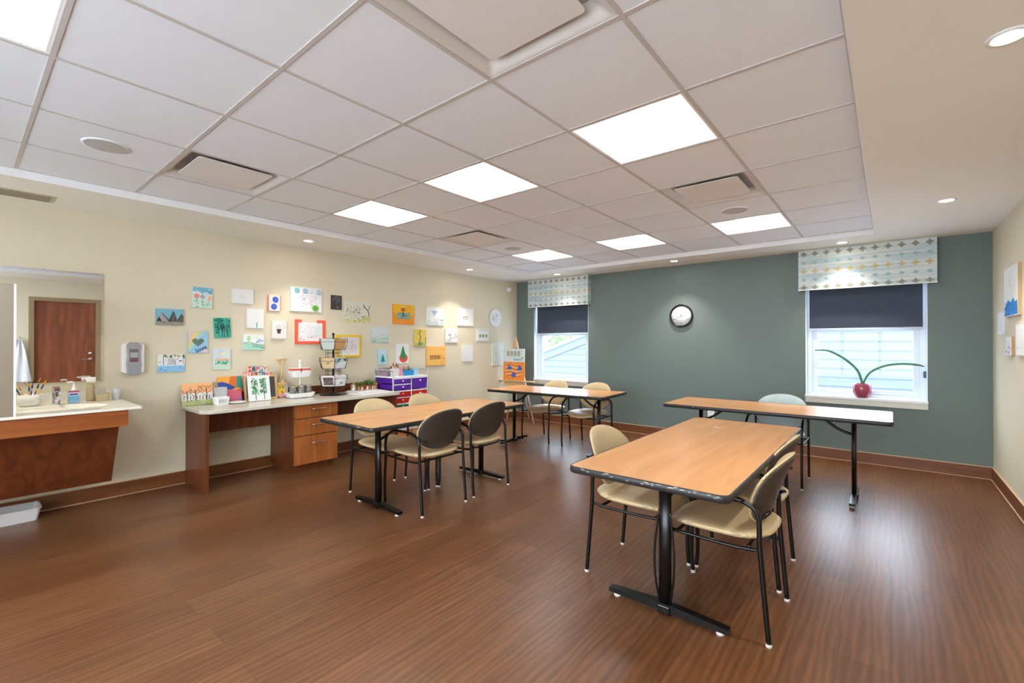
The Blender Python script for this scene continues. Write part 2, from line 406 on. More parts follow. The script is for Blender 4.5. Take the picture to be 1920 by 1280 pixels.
def valance(xa, xb, label):
    v = thing('window_valance', label, 'valance', (xa, BW, 1.985), 0, None)
    w, hgt, dp = xb-xa, SOF-1.985-.004, .1
    m = M(); m.box(0, -dp, 0, w, -dp+.012, hgt, VAL).box(0, -dp+.012, 0, .012, 0, hgt, VAL).box(w-.012, -dp+.012, 0, w, 0, hgt, VAL)
    n = round(w/.112); rows = [(.9, 0), (.68, 1), (.47, 2), (.26, 1), (.06, 0)]
    for fz, k in rows:
        for i in range(n):
            cx = (i+.5)*w/n; cz = fz*hgt; R = .040 if k != 1 else .034
            pts = []
            for a in range(8):
                rr = R if a % 2 == 0 else R*.52
                an = a*PI/4+(0 if k != 1 else .35); pts.append((cx+rr*math.cos(an), -dp-.0008, cz+rr*math.sin(an)*(.9 if k != 1 else .7)))
            m.add(pts, [list(range(8))], VT[k])
        for j in range(1):
            cz = fz*hgt; pts = []
            for a in range(8):
                rr = R if a % 2 == 0 else R*.4
                pts.append((w+.0008, -dp/2+rr*math.cos(a*PI/4), cz+rr*math.sin(a*PI/4)))
            m.add(pts, [list(range(8))], VT[k])
    m.build('valance_cloth', v)
    M().box(-.002, -dp-.004, -.004, w+.002, -dp+.013, .006, mat('piping_white', (226, 230, 228), .6)).build('piping', v)
    return v
valance(-4.946, -3.735, 'pale blue patterned box valance above the left window')
valance(-.845, .382, 'pale blue patterned box valance above the right window')

# ------------------------------------------------------------ ceiling fixtures
LENS = mat('lit_diffuser', (255, 253, 250), .5, emit=11.0, emitc=(246, 251, 255))
REFL = mat('troffer_glow', (246, 246, 246), .45, emit=.35, emitc=(255, 252, 248))  # weak emission stands in for basket light bouncing off the reflector
def make_troffer():
    t = thing('ceiling_light', '', 'ceiling light')
    h = G/2-.010; m = M()
    # shallow curved reflector wings either side of the central basket
    for s in (-1, 1):
        prof = [(s*h, 0.0), (s*h*.86, .022), (s*h*.66, .040), (s*h*.45, .052), (s*h*.34, .056)]
        vs = []; n = len(prof)
        for yy in (-h, h):
            vs += [(p[0], yy, p[1]) for p in prof]
        m.add(vs, [(i, i+1, n+i+1, n+i) for i in range(n-1)], REFL, True)
    m.box(-h, -h, .056, h, -h+.004, 0, REFL).box(-h, h-.004, .056, h, h, 0, REFL).box(-h, -h, .058, h, h, .064, WHITEP)
    m.build('reflector', t)
    e = M(); prof = []
    for a in range(9):
        an = PI*a/8; prof.append((-h*.36*math.cos(an), .052-.040*math.sin(an)))
    n = len(prof); vs = []
    L_ = h*.93; ys_ = [-L_, -L_*.96, -L_*.86, L_*.86, L_*.96, L_]; sc_ = [.35, .75, 1, 1, .75, .35]
    for yy, q in zip(ys_, sc_): vs += [(p[0]*(.7+.3*q), yy, .052-(.052-p[1])*q) for p in prof]
    e.add(vs, [(r*n+i, r*n+i+1, (r+1)*n+i+1, (r+1)*n+i) for r in range(5) for i in range(n-1)], LENS, True)
    e.build('diffuser', t)
    f = M(); k = .012; H2 = G/2-.009
    f.box(-H2, -H2, -.002, -H2+k, H2, .004, WHITE).box(H2-k, -H2, -.002, H2, H2, .004, WHITE).box(-H2+k, -H2, -.002, H2-k, -H2+k, .004, WHITE).box(-H2+k, H2-k, -.002, H2-k, H2, .004, WHITE)
    f.build('frame', t)
    return t
tro = make_troffer()
names = {(1, 0): 'square lit ceiling light nearest the camera, above the near table', (1, -2): 'square lit ceiling light above the middle of the room, second of the near row',
         (1, -4): 'square lit ceiling light nearest the picture wall in the near row', (5, 0): 'square lit ceiling light at the far right, beside a round speaker',
         (5, -2): 'square lit ceiling light in the middle of the far row', (5, -4): 'square lit ceiling light at the left end of the far row',
         (-3, 0): 'square lit ceiling light behind the camera on the right', (-3, -2): 'square lit ceiling light cut off by the upper left corner of the photo'}
for k, (i, j) in enumerate(LIGHTS):
    o = tro if k == 0 else copy_tree(tro)
    o.location = (GX+G*(j+.5), GY+G*(i+.5), TRAY); tag(o, names[(i, j)], 'ceiling light', 'square ceiling lights')

def make_vent():
    v = thing('air_vent', '', 'air vent'); h = G/2-.01
    m = M()
    inner = .225; k = 14
    prof_o = [(h, 0)]; 
    # flared frame: square outer, rounded inner, rising upward
    def rsq(s, r, z, n=6):
        P = []
        for q, (cx, cy) in enumerate(((s-r, s-r), (-(s-r), s-r), (-(s-r), -(s-r)), (s-r, -(s-r)))):
            for a in range(n+1):
                an = q*PI/2+a*PI/2/n; P.append((cx+r*math.cos(an), cy+r*math.sin(an), z))
        return P
    R = [rsq(h, .004, 0), rsq(h-.015, .01, .001), rsq(h-.05, .03, .03), rsq(inner+.02, .03, .055)]
    n = len(R[0]); vs = [p for r in R for p in r]
    m.add(vs, [(a*n+i, a*n+(i+1) % n, (a+1)*n+(i+1) % n, (a+1)*n+i) for a in range(3) for i in range(n)], mat('vent_metal', (214, 212, 208), .35), True)
    m.box(-h, -h, .056, h, h, .06, mat('vent_dark', (176, 174, 172), .8))
    m.build('frame', v)
    p = M(); A = rsq(inner, .02, .004); B = rsq(inner, .02, .010)
    p.add(A+B, [list(range(n)), list(range(n, 2*n))]+[(i, (i+1) % n, n+(i+1) % n, n+i) for i in range(n)], mat('vent_panel', (226, 224, 222), .6))
    p.build('face_panel', v)
    return v
ven = make_vent()
vn = {(-1, 0): 'large square air vent cut off at the top edge of the photo', (-1, -4): 'square air vent in the ceiling at the left, near the round speaker',
      (3, 0): 'square air vent in the ceiling at the right, before the round speaker', (3, -4): 'small far square air vent above the picture wall'}
for k, (i, j) in enumerate(VENTS):
    o = ven if k == 0 else copy_tree(ven)
    o.location = (GX+G*(j+.5), GY+G*(i+.5), TRAY); tag(o, vn[(i, j)], 'air vent', 'square ceiling air vents')
def make_speaker():
    v = thing('ceiling_speaker', '', 'speaker')
    M().lathe([(.112, 0), (.111, -.004), (.100, -.005)], (0, 0, 0), TILE, 28).build('rim', v)
    M().lathe([(.100, -.0045), (.06, -.006), (.0001, -.006)], (0, 0, 0), mat('speaker_mesh', (190, 188, 186), .8), 28).build('grille', v)
    return v
sp = make_speaker(); sn = {(-2, -4): 'round white ceiling speaker at the upper left of the photo', (4, 0): 'round white ceiling speaker beside the far right ceiling light', (4, -4): 'round white ceiling speaker between the far vent and the far left light'}
for k, (i, j) in enumerate(SPEAK):
    o = sp if k == 0 else copy_tree(sp)
    o.location = (GX+G*(j+.5), GY+G*(i+.5), TRAY); tag(o, sn[(i, j)], 'speaker', 'round ceiling speakers')
DLM = mat('downlight_lamp', (255, 246, 230), .5, emit=26, emitc=(255, 242, 222))
def make_down():
    v = thing('downlight', '', 'downlight')
    M().lathe([(.062, 0), (.06, -.005), (.046, -.006), (.042, -.001)], (0, 0, 0), WHITEP, 24).build('trim_ring', v)
    M().lathe([(.042, -.002), (.0001, -.0025)], (0, 0, 0), DLM, 20).build('lamp_lens', v)
    return v
dn = make_down()
DL = [(-4.86, 2.42, 'recessed downlight in the left soffit above the wall of pictures'), (-4.87, 4.9, 'recessed downlight in the left soffit nearer the far corner'),
      (-4.12, 6.13, 'recessed downlight in front of the left window valance'), (-2.24, 6.15, 'recessed downlight above the wall clock'),
      (-.40, 6.2, 'recessed downlight in front of the right window valance'), (.345, 4.89, 'recessed downlight in the right soffit nearer the green wall'),
      (.335, 2.42, 'large bright recessed downlight at the upper right of the photo'), (-4.86, -.1, 'recessed downlight over the sink counter, outside the photo'), (.335, -.2, 'recessed downlight beside the camera, outside the photo')]
for k, (x, y, lb) in enumerate(DL):
    o = dn if k == 0 else copy_tree(dn)
    o.location = (x, y, SOF); tag(o, lb, 'downlight', 'recessed soffit downlights')
    l = bpy.data.lights.new('downlight_beam', 'SPOT'); l.energy = 4 if 'valance' in lb else 18; l.spot_size = math.radians(95); l.spot_blend = .7; l.shadow_soft_size = .035; l.color = (1, .93, .82)
    lo = bpy.data.objects.new('downlight_beam', l); COL.objects.link(lo); lo.parent = o; lo.location = (0, 0, -.012)
# linear diffuser in the left soffit
v = thing('slot_diffuser', 'long narrow air diffuser in the left soffit at the photo edge', 'air vent', (-4.98, .05, SOF))
M().box(-.11, -.43, -.006, .11, .43, 0, mat('diffuser_paint', (196, 188, 166), .5)).build('frame', v)
m = M()
for k in range(6):
    x = -.08+k*.032; m.box(x-.009, -.40, -.012, x+.009, .40, -.006, mat('diffuser_blade', (150, 142, 120), .5))
m.build('blades', v)

# ------------------------------------------------------------ tables
def rrect(w, l, r, n=5):
    P = []
    for q, (cx, cy) in enumerate(((w/2-r, l/2-r), (-(w/2-r), l/2-r), (-(w/2-r), -(l/2-r)), (w/2-r, -(l/2-r)))):
        for a in range(n+1):
            an = q*PI/2+a*PI/2/n; P.append((cx+r*math.cos(an), cy+r*math.sin(an)))
    return P
CHIP = mat('chipped_edge', (186, 178, 166), .6)
def table(name, label, cx, cy, w, l, rz, legs, seed=0, chips=30, wheel=False):
    t = thing(name, label, 'table', (cx, cy, 0), rz)
    ZT = .74
    A = rrect(w-.012, l-.012, .034); m = M()
    n = len(A); m.add([(p[0], p[1], ZT) for p in A]+[(p[0], p[1], ZT-.026) for p in A], [list(range(n)), list(range(n, 2*n))[::-1]]+[(i, (i+1) % n, n+(i+1) % n, n+i) for i in range(n)], MAPLE)
    m.build('tabletop', t)
    # moulded edge band
    e = M(); rings = []
    for off, z in ((.006, ZT-.0005), (.001, ZT+.001), (-.003, ZT-.004), (-.004, ZT-.016), (-.003, ZT-.028), (.001, ZT-.033), (.012, ZT-.033)):
        rings.append([(p[0], p[1], z) for p in rrect(w-2*off, l-2*off, .038-off)])
    n = len(rings[0]); vs = [p for r in rings for p in r]
    e.add(vs, [(a*n+i, a*n+(i+1) % n, (a+1)*n+(i+1) % n, (a+1)*n+i) for a in range(len(rings)-1) for i in range(n)], BLACKE, True)
    rnd = random.Random(seed)
    for k in range(chips):
        s = rnd.choice((-1, 1)); u = rnd.uniform(-.46, .46); ln = rnd.uniform(.004, .016); z = ZT-rnd.uniform(.002, .016); hh = rnd.uniform(.0012, .003)
        if rnd.random() < .6: vs = [(u*w-ln, -l/2-.0046, z), (u*w, -l/2-.0046, z+hh), (u*w+ln, -l/2-.0046, z), (u*w, -l/2-.0046, z-hh)]
        else: vs = [(s*(w/2+.0046), u*l-ln, z), (s*(w/2+.0046), u*l, z+hh), (s*(w/2+.0046), u*l+ln, z), (s*(w/2+.0046), u*l, z-hh)]
        e.add(vs, [(0, 1, 2, 3)], CHIP)
    e.build('edge_band', t)
    for y in legs:
        g = M()
        g.prism([(.032*math.cos(a*PI/8), y+.019*math.sin(a*PI/8)) for a in range(16)], 'z', .03, .70, BLACK, True)
        g.box(-.032, y-.03, .008, .032, y+.03, .05, BLACK, bev=.006)
        if l > 1.9:
            for sx in (-1, 1): g.tube([(sx*.026, y-.006, .52), (sx*.044, y-.012, .38), (sx*.050, y-.014, .28), (sx*.044, y-.012, .16), (sx*.024, y-.006, .05)], .006, BLACK, 8, 4)
        g.build('leg', t)
        f = M(); f.prism([(-.30, .018), (-.30, .04), (-.05, .056), (.05, .056), (.30, .04), (.30, .018)], 'y', y-.021, y+.021, BLACK)
        fo = f.build('foot_bar', t)
        for x in (-.26, .26): M().lathe([(.012, .02), (.012, .012), (.019, .008), (.019, 0), (.0001, 0)], (x, y, 0), GLIDE, 12).build('glide', fo)
        s = 1 if y < 0 else -1
        b = M(); b.box(-.26, y-.022, .69, .26, y+.022, .708, BLACK).box(-.05, y-.05, .66, .05, y+.05, .70, BLACK, bev=.008)
        b.tube([(0, y+s*.02, .56), (0, y+s*.12, .60), (0, y+s*.24, .695)], .012, BLACK, 8, 3)
        b.build('bracket', t)
    r = M(); r.box(-.02, min(legs)+.03, .672, .02, max(legs)-.03, .704, BLACK); r.build('stretcher', t)
    return t
table('folding_table', 'maple topped table with chipped black edge, largest and nearest on the right', -.87, 2.925, .752, 1.95, 0, (-.665, .625), 3, 46)
table('folding_table', 'maple topped table in the middle, four chairs pulled to its long sides', -3.243, 2.79, .752, 1.80, 0, (-.59, .64), 5, 26)
table('folding_table', 'narrow maple table end on to the picture wall, before the left window', -3.36, 4.945, .752, 1.665, -PI/2+.078, (-.64, .62), 8, 0)
table('folding_table', 'long maple table parallel to the green wall, before the right window', -.885, 4.958, .745, 1.815, -PI/2, (-.64, .645), 9, 8)
# caster at the near end of the far right table's foot
tag(M().box(-.99, 3.50, .7415, -.945, 3.507, .7425, WHITE).build('paper_scrap'), 'tiny white scrap of paper on the near table top', 'paper scrap')

# ------------------------------------------------------------ chairs
def superell(n, a, b, e, ):
    P = []
    for k in range(n):
        t_ = 2*PI*k/n; c_, s_ = math.cos(t_), math.sin(t_)
        P.append((a*math.copysign(abs(c_)**(2/e), c_), b*math.copysign(abs(s_)**(2/e), s_)))
    return P
def pad(a, b, e, th_f, th_b, mp, mt_f, mt_b=None, n=40, rings=8):
    """cushion: disc of superellipse rings, front bulge th_f, back bulge th_b, mapped by mp(u,v,d)"""
    m = M()
    out = superell(n, a, b, e)
    def side(sign, th, mt):
        vs = []
        for r in range(rings+1):
            q = (r/rings)
            q2 = 1-(1-q)**1.6
            d = sign*th*(1-q2**5)**.5 if q2 < 1 else 0
            for p in out: vs.append(mp(p[0]*q2, p[1]*q2, d))
        fs = [(r*n+i, r*n+(i+1) % n, (r+1)*n+(i+1) % n, (r+1)*n+i) for r in range(1, rings) for i in range(n)]
        fs.append([n+i for i in range(n)])
        m.add(vs, fs, mt, True)
    side(1, th_f, mt_f); side(-1, th_b, mt_b or mt_f)
    return m
def make_chair(vinyl, label):
    t = thing('armchair', label, 'chair')
    r = .0115; Y = .235
    for s in (-1, 1):
        y = s*Y
        fl = M().tube([(.242, y, .012), (.25, y, .12), (.248, y, .25), (.236, y, .40), (.242, y, .50), (.222, y, .575), (.165, y, .62)], r, BLACK, 10, 5)
        fo = fl.build('leg', t)
        M().lathe([(.010, .016), (.0135, .012), (.0135, 0), (.0001, 0)], (.242, y, 0), GLIDE, 12).build('foot_cap', fo)
        rl = M().tube([(-.24, y, .012), (-.222, y, .22), (-.205, y, .43), (-.203, y, .52), (-.200, y, .56), (-.182, y, .60), (-.135, y, .625)], r, BLACK, 10, 5)
        fo = rl.build('leg', t)
        M().lathe([(.010, .016), (.0135, .012), (.0135, 0), (.0001, 0)], (-.24, y, 0), GLIDE, 12).build('foot_cap', fo)
        M().tube([(.165, y, .62), (.12, y, .632), (.02, y, .636), (-.08, y, .634), (-.135, y, .625)], r, BLACK, 10, 4).build('armrest', t)
        M().tube([(-.20, y, .56), (-.225, y*.93, .575), (-.238, y*.80, .585)], .009, BLACK, 8, 3).build('back_bracket', t)
    f = M()
    for s in (-1, 1): f.tube([(.237, s*Y, .418), (.1, s*Y, .410), (-.1, s*Y, .408), (-.206, s*Y, .418)], .0085, BLACK, 8, 3)
    f.tube([(.17, -Y, .410), (.17, 0, .404), (.17, Y, .410)], .0085, BLACK, 8, 2).tube([(-.15, -Y, .408), (-.15, 0, .404), (-.15, Y, .408)], .0085, BLACK, 8, 2)
    f.build('seat_frame', t)
    def mseat(u, v, d):
        z = .448+d-.05*max(0, (u-.10)/.14)**2*.5+.012*max(0, (-u-.1)/.13)**2 + .012*(abs(v)/.23)**2
        return (u+.005, v, z)
    pad(.250, .228, 3.0, .024, .030, mseat, vinyl).build('seat', t)
    def mback(u, v, d):           # u across, v up, d towards the front
        x = -.232-.10*(v/.32) - .02*(v/.16)**2*(1 if v > 0 else 0) + .055*(u/.235)**2 + d
        return (x, u, .655+v)
    pad(.236, .170, 2.35, .030, .004, mback, vinyl).build('backrest', t)
    def mshell(u, v, d):
        x = -.232-.10*(v/.32) - .02*(v/.16)**2*(1 if v > 0 else 0) + .055*(u/.235)**2 + d - .0045
        return (x, u, .655+v)
    pad(.229, .164, 2.35, .002, .014, mshell, SHELL).build('back_shell', t)
    return t
ch = make_chair(VINYL, ''); chb = make_chair(VINYLB, '')
def put(src, x, y, rz, label, group):
    o = copy_tree(src) if src.get('used') else src
    src['used'] = 1
    o.location = (x, y, 0); o.rotation_euler = (0, 0, rz); tag(o, label, 'chair', group)
GB, GA, GC = 'chairs around the near right table', 'chairs around the middle table', 'chairs behind the table before the left window'
put(ch, -1.147, 2.614, 0, 'beige ribbed armchair on the left side of the near right table', GB)
put(ch, -.658, 2.537, PI, 'beige ribbed armchair at the right of the near table, closest to camera', GB)
put(ch, -.705, 3.075, PI, 'beige ribbed armchair mostly hidden behind the closest armchair at the near table', GB)
put(ch, -3.035, 2.532, PI+.0, 'beige armchair showing its dark back shell, nearer of two at the middle table', GA)
put(ch, -3.053, 3.118, PI, 'beige armchair showing its dark back shell, farther of two at the middle table', GA)
put(ch, -3.535, 2.503, -.03, 'beige armchair on the counter side of the middle table, before the drawers', GA)
put(ch, -3.53, 3.118, .04, 'beige armchair on the counter side of the middle table, before the coloured cart', GA)
put(ch, -3.70, 5.24, -PI/2-.06, 'beige armchair with window glare, left of two below the left window', GC)
put(ch, -3.03, 5.215, -PI/2-.03, 'beige armchair with window glare, right of two below the left window', GC)
put(chb, -.86, 5.185, -PI/2, 'pale blue armchair behind the long table by the right window', 'chair by the right window')
for o in (ch, chb):
    if 'used' in o: del o['used']
for o in bpy.data.objects:
    if 'used' in o: del o['used']

# ------------------------------------------------------------ paintings
def C(r, g_, b_): 
    return mat('paint_%02x%02x%02x' % (r, g_, b_), (r, g_, b_), .7)
class Art(M):
    """canvas of width w, height h, thickness d: front faces -Y, origin at the bottom centre of its back"""
    def __init__(s, w, h, d=.018, base=(236, 236, 232), side=None):
        super().__init__(); s.w, s.h, s.d, s.k = w, h, d, 1
        s.box(-w/2, -d, 0, w/2, 0, h, C(*(side or base)))
        if side: s.rect(0, 0, 1, 1, base)
    def P(s, u, v): return (s.w*(u-.5), -s.d-s.k*.00022, s.h*v)
    def poly(s, pts, c):
        s.add([s.P(min(max(u, 0), 1), min(max(v, 0), 1)) for u, v in pts], [list(range(len(pts)))], C(*c)); s.k += 1; return s
    def rect(s, a, b, c_, d, c): return s.poly([(a, b), (c_, b), (c_, d), (a, d)], c)
    def ell(s, x, y, rx, ry, c, n=14): return s.poly([(x+rx*math.cos(2*PI*i/n), y+ry*math.sin(2*PI*i/n)) for i in range(n)], c)
    def line(s, pts, wd, c, sm=4):
        Q = catmull([(u*s.w, v*s.h, 0) for u, v in pts], sm) if len(pts) > 2 else [Vector((u*s.w, v*s.h, 0)) for u, v in pts]
        vs = []; n = len(Q)
        for i, p in enumerate(Q):
            t_ = (Q[min(i+1, n-1)]-Q[max(i-1, 0)]).normalized(); nn = Vector((-t_.y, t_.x, 0))*wd/2
            for q in (p+nn, p-nn):
                u, v = min(max(q.x/s.w, 0), 1), min(max(q.y/s.h, 0), 1); vs.append(s.P(u, v))
        s.add(vs, [(2*i, 2*i+1, 2*i+3, 2*i+2) for i in range(n-1)], C(*c)); s.k += .5; return s
    def dabs(s, n, box, size, cols, seed, asp=1.0):
        r = random.Random(seed)
        for i in range(n):
            x = r.uniform(box[0], box[2]); y = r.uniform(box[1], box[3]); q = size*r.uniform(.5, 1.3)
            a = r.uniform(0, PI); pts = []
            for k in range(7):
                an = 2*PI*k/7; rr = q*r.uniform(.7, 1.2); pts.append((x+rr*math.cos(an)/s.w, y+rr*asp*math.sin(an)/s.h))
            s.poly(pts, cols[i % len(cols)]); s.k -= .8
        s.k += 1; return s
    def text(s, st, cx, cy, size, c, rot=0, bold=True):
        vs, fs = text2d(st, size, bold); cr, sr = math.cos(rot), math.sin(rot)
        s.add([(s.w*(cx-.5)+x*cr-y*sr, -s.d-s.k*.00022, s.h*cy+x*sr+y*cr) for x, y in vs], fs, C(*c)); s.k += 1; return s
    def tree(s, x, y, h, wd, c, seed=0, sp=.5):
        r = random.Random(seed)
        s.line([(x, y), (x+.02, y+h*.45), (x-.01, y+h*.9)], wd, c)
        for i in range(4):
            f = .35+.14*i; sd = 1 if i % 2 else -1
            s.line([(x, y+h*f), (x+sd*sp*h*.35, y+h*(f+.16)), (x+sd*sp*h*.55, y+h*(f+.38))], wd*.55, c)
        return s
K = (30, 28, 28)
def hang(a, y, z, label, cat='painting', group='artwork on the picture wall', tilt=0, name='canvas_painting', right=False, g_=True):
    o = a.build(name)
    o.location = ((RW-.0005) if right else (LW+.0005), y, z)
    o.rotation_euler = (0, tilt, -PI/2 if right else PI/2)
    tag(o, label, cat, group if g_ else None); return o

a = Art(.213, .153, base=(120, 176, 196)); a.rect(0, 0, 1, .3, (150, 146, 134)); a.poly([(0, .25), (.2, .74), (.45, .25)], (166, 156, 158)).poly([(.4, .2), (.62, .85), (.8, .2)], (96, 98, 90)).poly([(.72, .2), (.92, .72), (1, .6), (1, .2)], (92, 92, 80)).poly([(0, .2), (.1, .5), (.2, .25)], (52, 62, 60))
a.line([(.2, .74), (.35, .45), (.5, .2)], .005, K).line([(.24, .62), (.4, .42), (.46, .25)], .003, K).line([(.62, .85), (.55, .5), (.52, .2)], .005, K).line([(.62, .85), (.7, .5), (.66, .2)], .004, K).line([(.92, .72), (.86, .5), (.8, .3)], .003, K).dabs(16, (.02, .02, .98, .25), .008, [(120, 116, 106), (168, 164, 152), (90, 88, 80)], 1, .4)
hang(a, 1.283, 1.525, 'small painting of grey mountains under blue sky, leftmost on the wall')
a = Art(.169, .203, base=(206, 222, 214)); a.rect(0, .78, 1, 1, (108, 172, 202)).dabs(14, (.05, .68, .95, .95), .016, [(96, 160, 200), (150, 196, 214), (190, 214, 220)], 2, .5).ell(.2, .56, .14, .12, (228, 140, 124)).ell(.5, .55, .13, .09, (172, 158, 190)).ell(.88, .5, .1, .12, (236, 182, 122)).dabs(22, (.05, .03, .95, .4), .012, [(132, 196, 158), (166, 214, 180), (186, 218, 190)], 3, .8).line([(.5, .5), (.5, .1)], .003, (110, 168, 130)).line([(.2, .46), (.25, .3)], .004, (120, 180, 140)).line([(.88, .4), (.75, .08)], .005, (120, 190, 160))
hang(a, 1.545, 1.703, 'small painting of red, mauve and orange flowers under blue sky', tilt=.03)
a = Art(.204, .152, base=(224, 226, 224)); a.line([(.35, .3), (.42, .6), (.5, .32)], .008, (208, 212, 210)).line([(.56, .3), (.6, .6)], .006, (206, 210, 208)).line([(.04, .1), (.96, .1)], .002, (200, 204, 206))
hang(a, 1.917, 1.770, 'nearly blank white landscape canvas at the top of the wall')
a = Art(.135, .173, base=(232, 226, 222), side=(226, 140, 112)); a.rect(0, 0, .08, 1, (232, 136, 104)).rect(.93, 0, 1, 1, (232, 128, 100)).dabs(1, (.6, .7, .6, .7), .026, [(64, 90, 190)], 4).ell(.58, .71, .25, .2, (66, 92, 196)).ell(.46, .26, .25, .2, (66, 92, 196)).dabs(10, (.38, .12, .7, .85), .006, [(44, 66, 160), (100, 122, 214)], 5).ell(.6, .72, .06, .04, (110, 128, 220)).ell(.46, .27, .06, .04, (110, 128, 220)).line([(.25, .6), (.2, .48)], .003, (90, 120, 110)).line([(.86, .5), (.8, .3)], .003, (96, 150, 120))
hang(a, 2.238, 1.713, 'small canvas with two round blue flowers and coral edges')
a = Art(.148, .203, base=(72, 176, 158)); a.dabs(46, (.04, .5, .96, .98), .012, [(20, 120, 104), (30, 140, 120), (56, 164, 144), (14, 96, 88)], 6).dabs(14, (.75, .1, .98, .5), .010, [(20, 120, 100), (40, 150, 128)], 7).dabs(5, (.04, .25, .25, .4), .010, [(14, 100, 90)], 8)
for x, sd in ((.24, 1), (.44, 2), (.57, 3), (.75, 4)): a.line([(x, .02), (x+.01, .3), (x-.04+.03*sd*.3, .72)], .005, (52, 34, 44)).line([(x, .35), (x+.1, .6)], .003, (52, 34, 44)).line([(x, .3), (x-.1, .5)], .003, (52, 34, 44))
hang(a, 1.732, 1.409, 'small tilted canvas of dark tree trunks on teal leaves', tilt=-.06)
a = Art(.169, .208, base=(226, 227, 225)); a.line([(.58, .02), (.58, .22)], .014, (70, 178, 182)).line([(.58, .2), (.52, .3)], .004, (60, 150, 150)).line([(.58, .2), (.66, .32)], .004, (60, 150, 150)).line([(.6, .22), (.64, .55)], .0015, (200, 180, 184)).line([(.04, .1), (.96, .1)], .0012, (206, 206, 208))
hang(a, 2.041, 1.516, 'white canvas with one small teal plant at its foot')
a = Art(.155, .207, base=(226, 224, 220)); a.ell(.42, .66, .22, .13, (206, 208, 214)).poly([(.32, .52), (.62, .52), (.58, .3), (.36, .3)], (62, 62, 64)).rect(.3, .5, .66, .54, (40, 40, 42)).dabs(12, (.6, .6, .95, .9), .003, [(110, 108, 108)], 9).line([(.72, .5), (.78, .4), (.74, .3)], .002, (120, 118, 116)).rect(0, 0, 1, .06, (210, 204, 196))
hang(a, 2.291, 1.399, 'white canvas with a small dark hat sketch')
a = Art(.163, .211, base=(150, 196, 222)); a.poly([(0, 1), (.62, 1), (0, .2)], (226, 190, 184)).poly([(.35, 1), (.75, 1), (0, .1), (0, .42)], (228, 208, 134)).poly([(.6, 1), (.85, 1), (0, 0), (0, .15)], (170, 210, 200)).poly([(1, 0), (1, .3), (.5, 0)], (214, 204, 216))
hp = []
for i in range(26):
    t_ = 2*PI*i/26; hp.append((.5+.31*(16*math.sin(t_)**3)/16, .5+.22*(13*math.cos(t_)-5*math.cos(2*t_)-2*math.cos(3*t_)-math.cos(4*t_))/16))
a.poly(hp, (104, 122, 108)).dabs(20, (.3, .42, .7, .62), .006, [(80, 100, 92), (140, 146, 108), (96, 120, 130)], 10).text('love', .66, .17, .062, (52, 84, 140), .45)
hang(a, 1.512, 1.259, 'pastel canvas with a grey heart and the word love')
a = Art(.207, .162, base=(226, 232, 226)); a.poly([(0, 0), (1, 0), (1, .3), (.5, .42), (0, .5)], (160, 214, 188)).ell(.25, .75, .09, .2, (176, 208, 160)).dabs(12, (.6, .5, .95, .8), .010, [(150, 176, 214), (180, 200, 226)], 11).line([(0, .44), (.3, .5), (.6, .38), (1, .34)], .0035, (52, 84, 96)).line([(.45, .26), (.7, .2), (1, .1)], .0035, (60, 90, 104))
for i in range(7): a.line([(.42+i*.09, .44-.015*i), (.45+i*.09, .24-.03*i)], .002, (60, 92, 108))
hang(a, 2.026, 1.281, 'pale green canvas with a railed bridge under a lilac tree')
a = Art(.159, .211, base=(204, 216, 222)); a.rect(0, 0, 1, .3, (196, 216, 200)).ell(.5, .76, .3, .06, (224, 220, 164)).dabs(10, (.05, .8, .95, .97), .014, [(186, 204, 226), (204, 214, 230)], 12, .5)
for i in range(5): a.ell(.2+i*.17, .48, .075, .07, [(232, 178, 150), (238, 170, 110)][i % 2])
a.dabs(24, (.12, .28, .95, .42), .010, [(92, 176, 140), (50, 160, 96), (120, 196, 156)], 13, 1.1)
hang(a, 1.720, 1.083, 'small pastel canvas with a row of orange tulips')
a = Art(.212, .168, base=(228, 228, 228)); a.rect(0, 0, 1, .36, (140, 190, 226)).dabs(14, (.03, .05, .97, .3), .012, [(70, 148, 214), (160, 200, 232), (96, 164, 220)], 14, .35).dabs(10, (.18, .84, .5, .98), .011, [(110, 132, 74), (80, 120, 60)], 15, .6).dabs(8, (.6, .86, .85, .98), .010, [(150, 148, 48)], 16, .6).line([(.21, .4), (.21, .9)], .004, (40, 60, 44)).line([(.94, .45), (.94, .95)], .003, (52, 80, 76)).dabs(4, (.9, .78, .98, .96), .007, [(60, 110, 100)], 17)
for k in range(4): a.line([(.36, .44+.09*k), (.5, .47+.09*k), (.66-.02*k, .44+.09*k)], .004, (58, 58, 60))
a.line([(.66, .42), (.62, .76)], .003, (58, 58, 60)).line([(.05, .58), (.12, .6)], .006, (90, 90, 92)).line([(.78, .6), (.88, .64)], .009, (48, 52, 56)).line([(.7, .68), (.75, .78)], .004, (70, 70, 72))
hang(a, 1.294, 1.079, 'small white canvas with a sketched hut above blue water')
a = Art(.372, .283, base=(226, 228, 230)); a.dabs(26, (.05, .1, .95, .95), .018, [(218, 222, 228), (228, 224, 230), (214, 226, 224)], 18)
for x, c_ in ((.2, (140, 194, 216)), (.46, (150, 190, 216)), (.9, (176, 206, 220))): a.ell(x, .86, .085, .1, c_).line([(x-.07, .77), (x, .75), (x+.08, .78)], .006, (92, 150, 168))
a.dabs(7, (.6, .76, .7, .9), .006, [(170, 196, 204)], 19).dabs(34, (.3, .2, .85, .7), .0045, [(90, 84, 96), (150, 130, 150), (190, 160, 176), (110, 120, 110)], 20).line([(.35, .48), (.42, .52), (.47, .58)], .008, (140, 160, 196)).line([(.3, .3), (.32, .6), (.55, .66), (.8, .62)], .0014, (160, 140, 160)).line([(.45, .45), (.58, .34), (.7, .5)], .0016, (120, 116, 110))
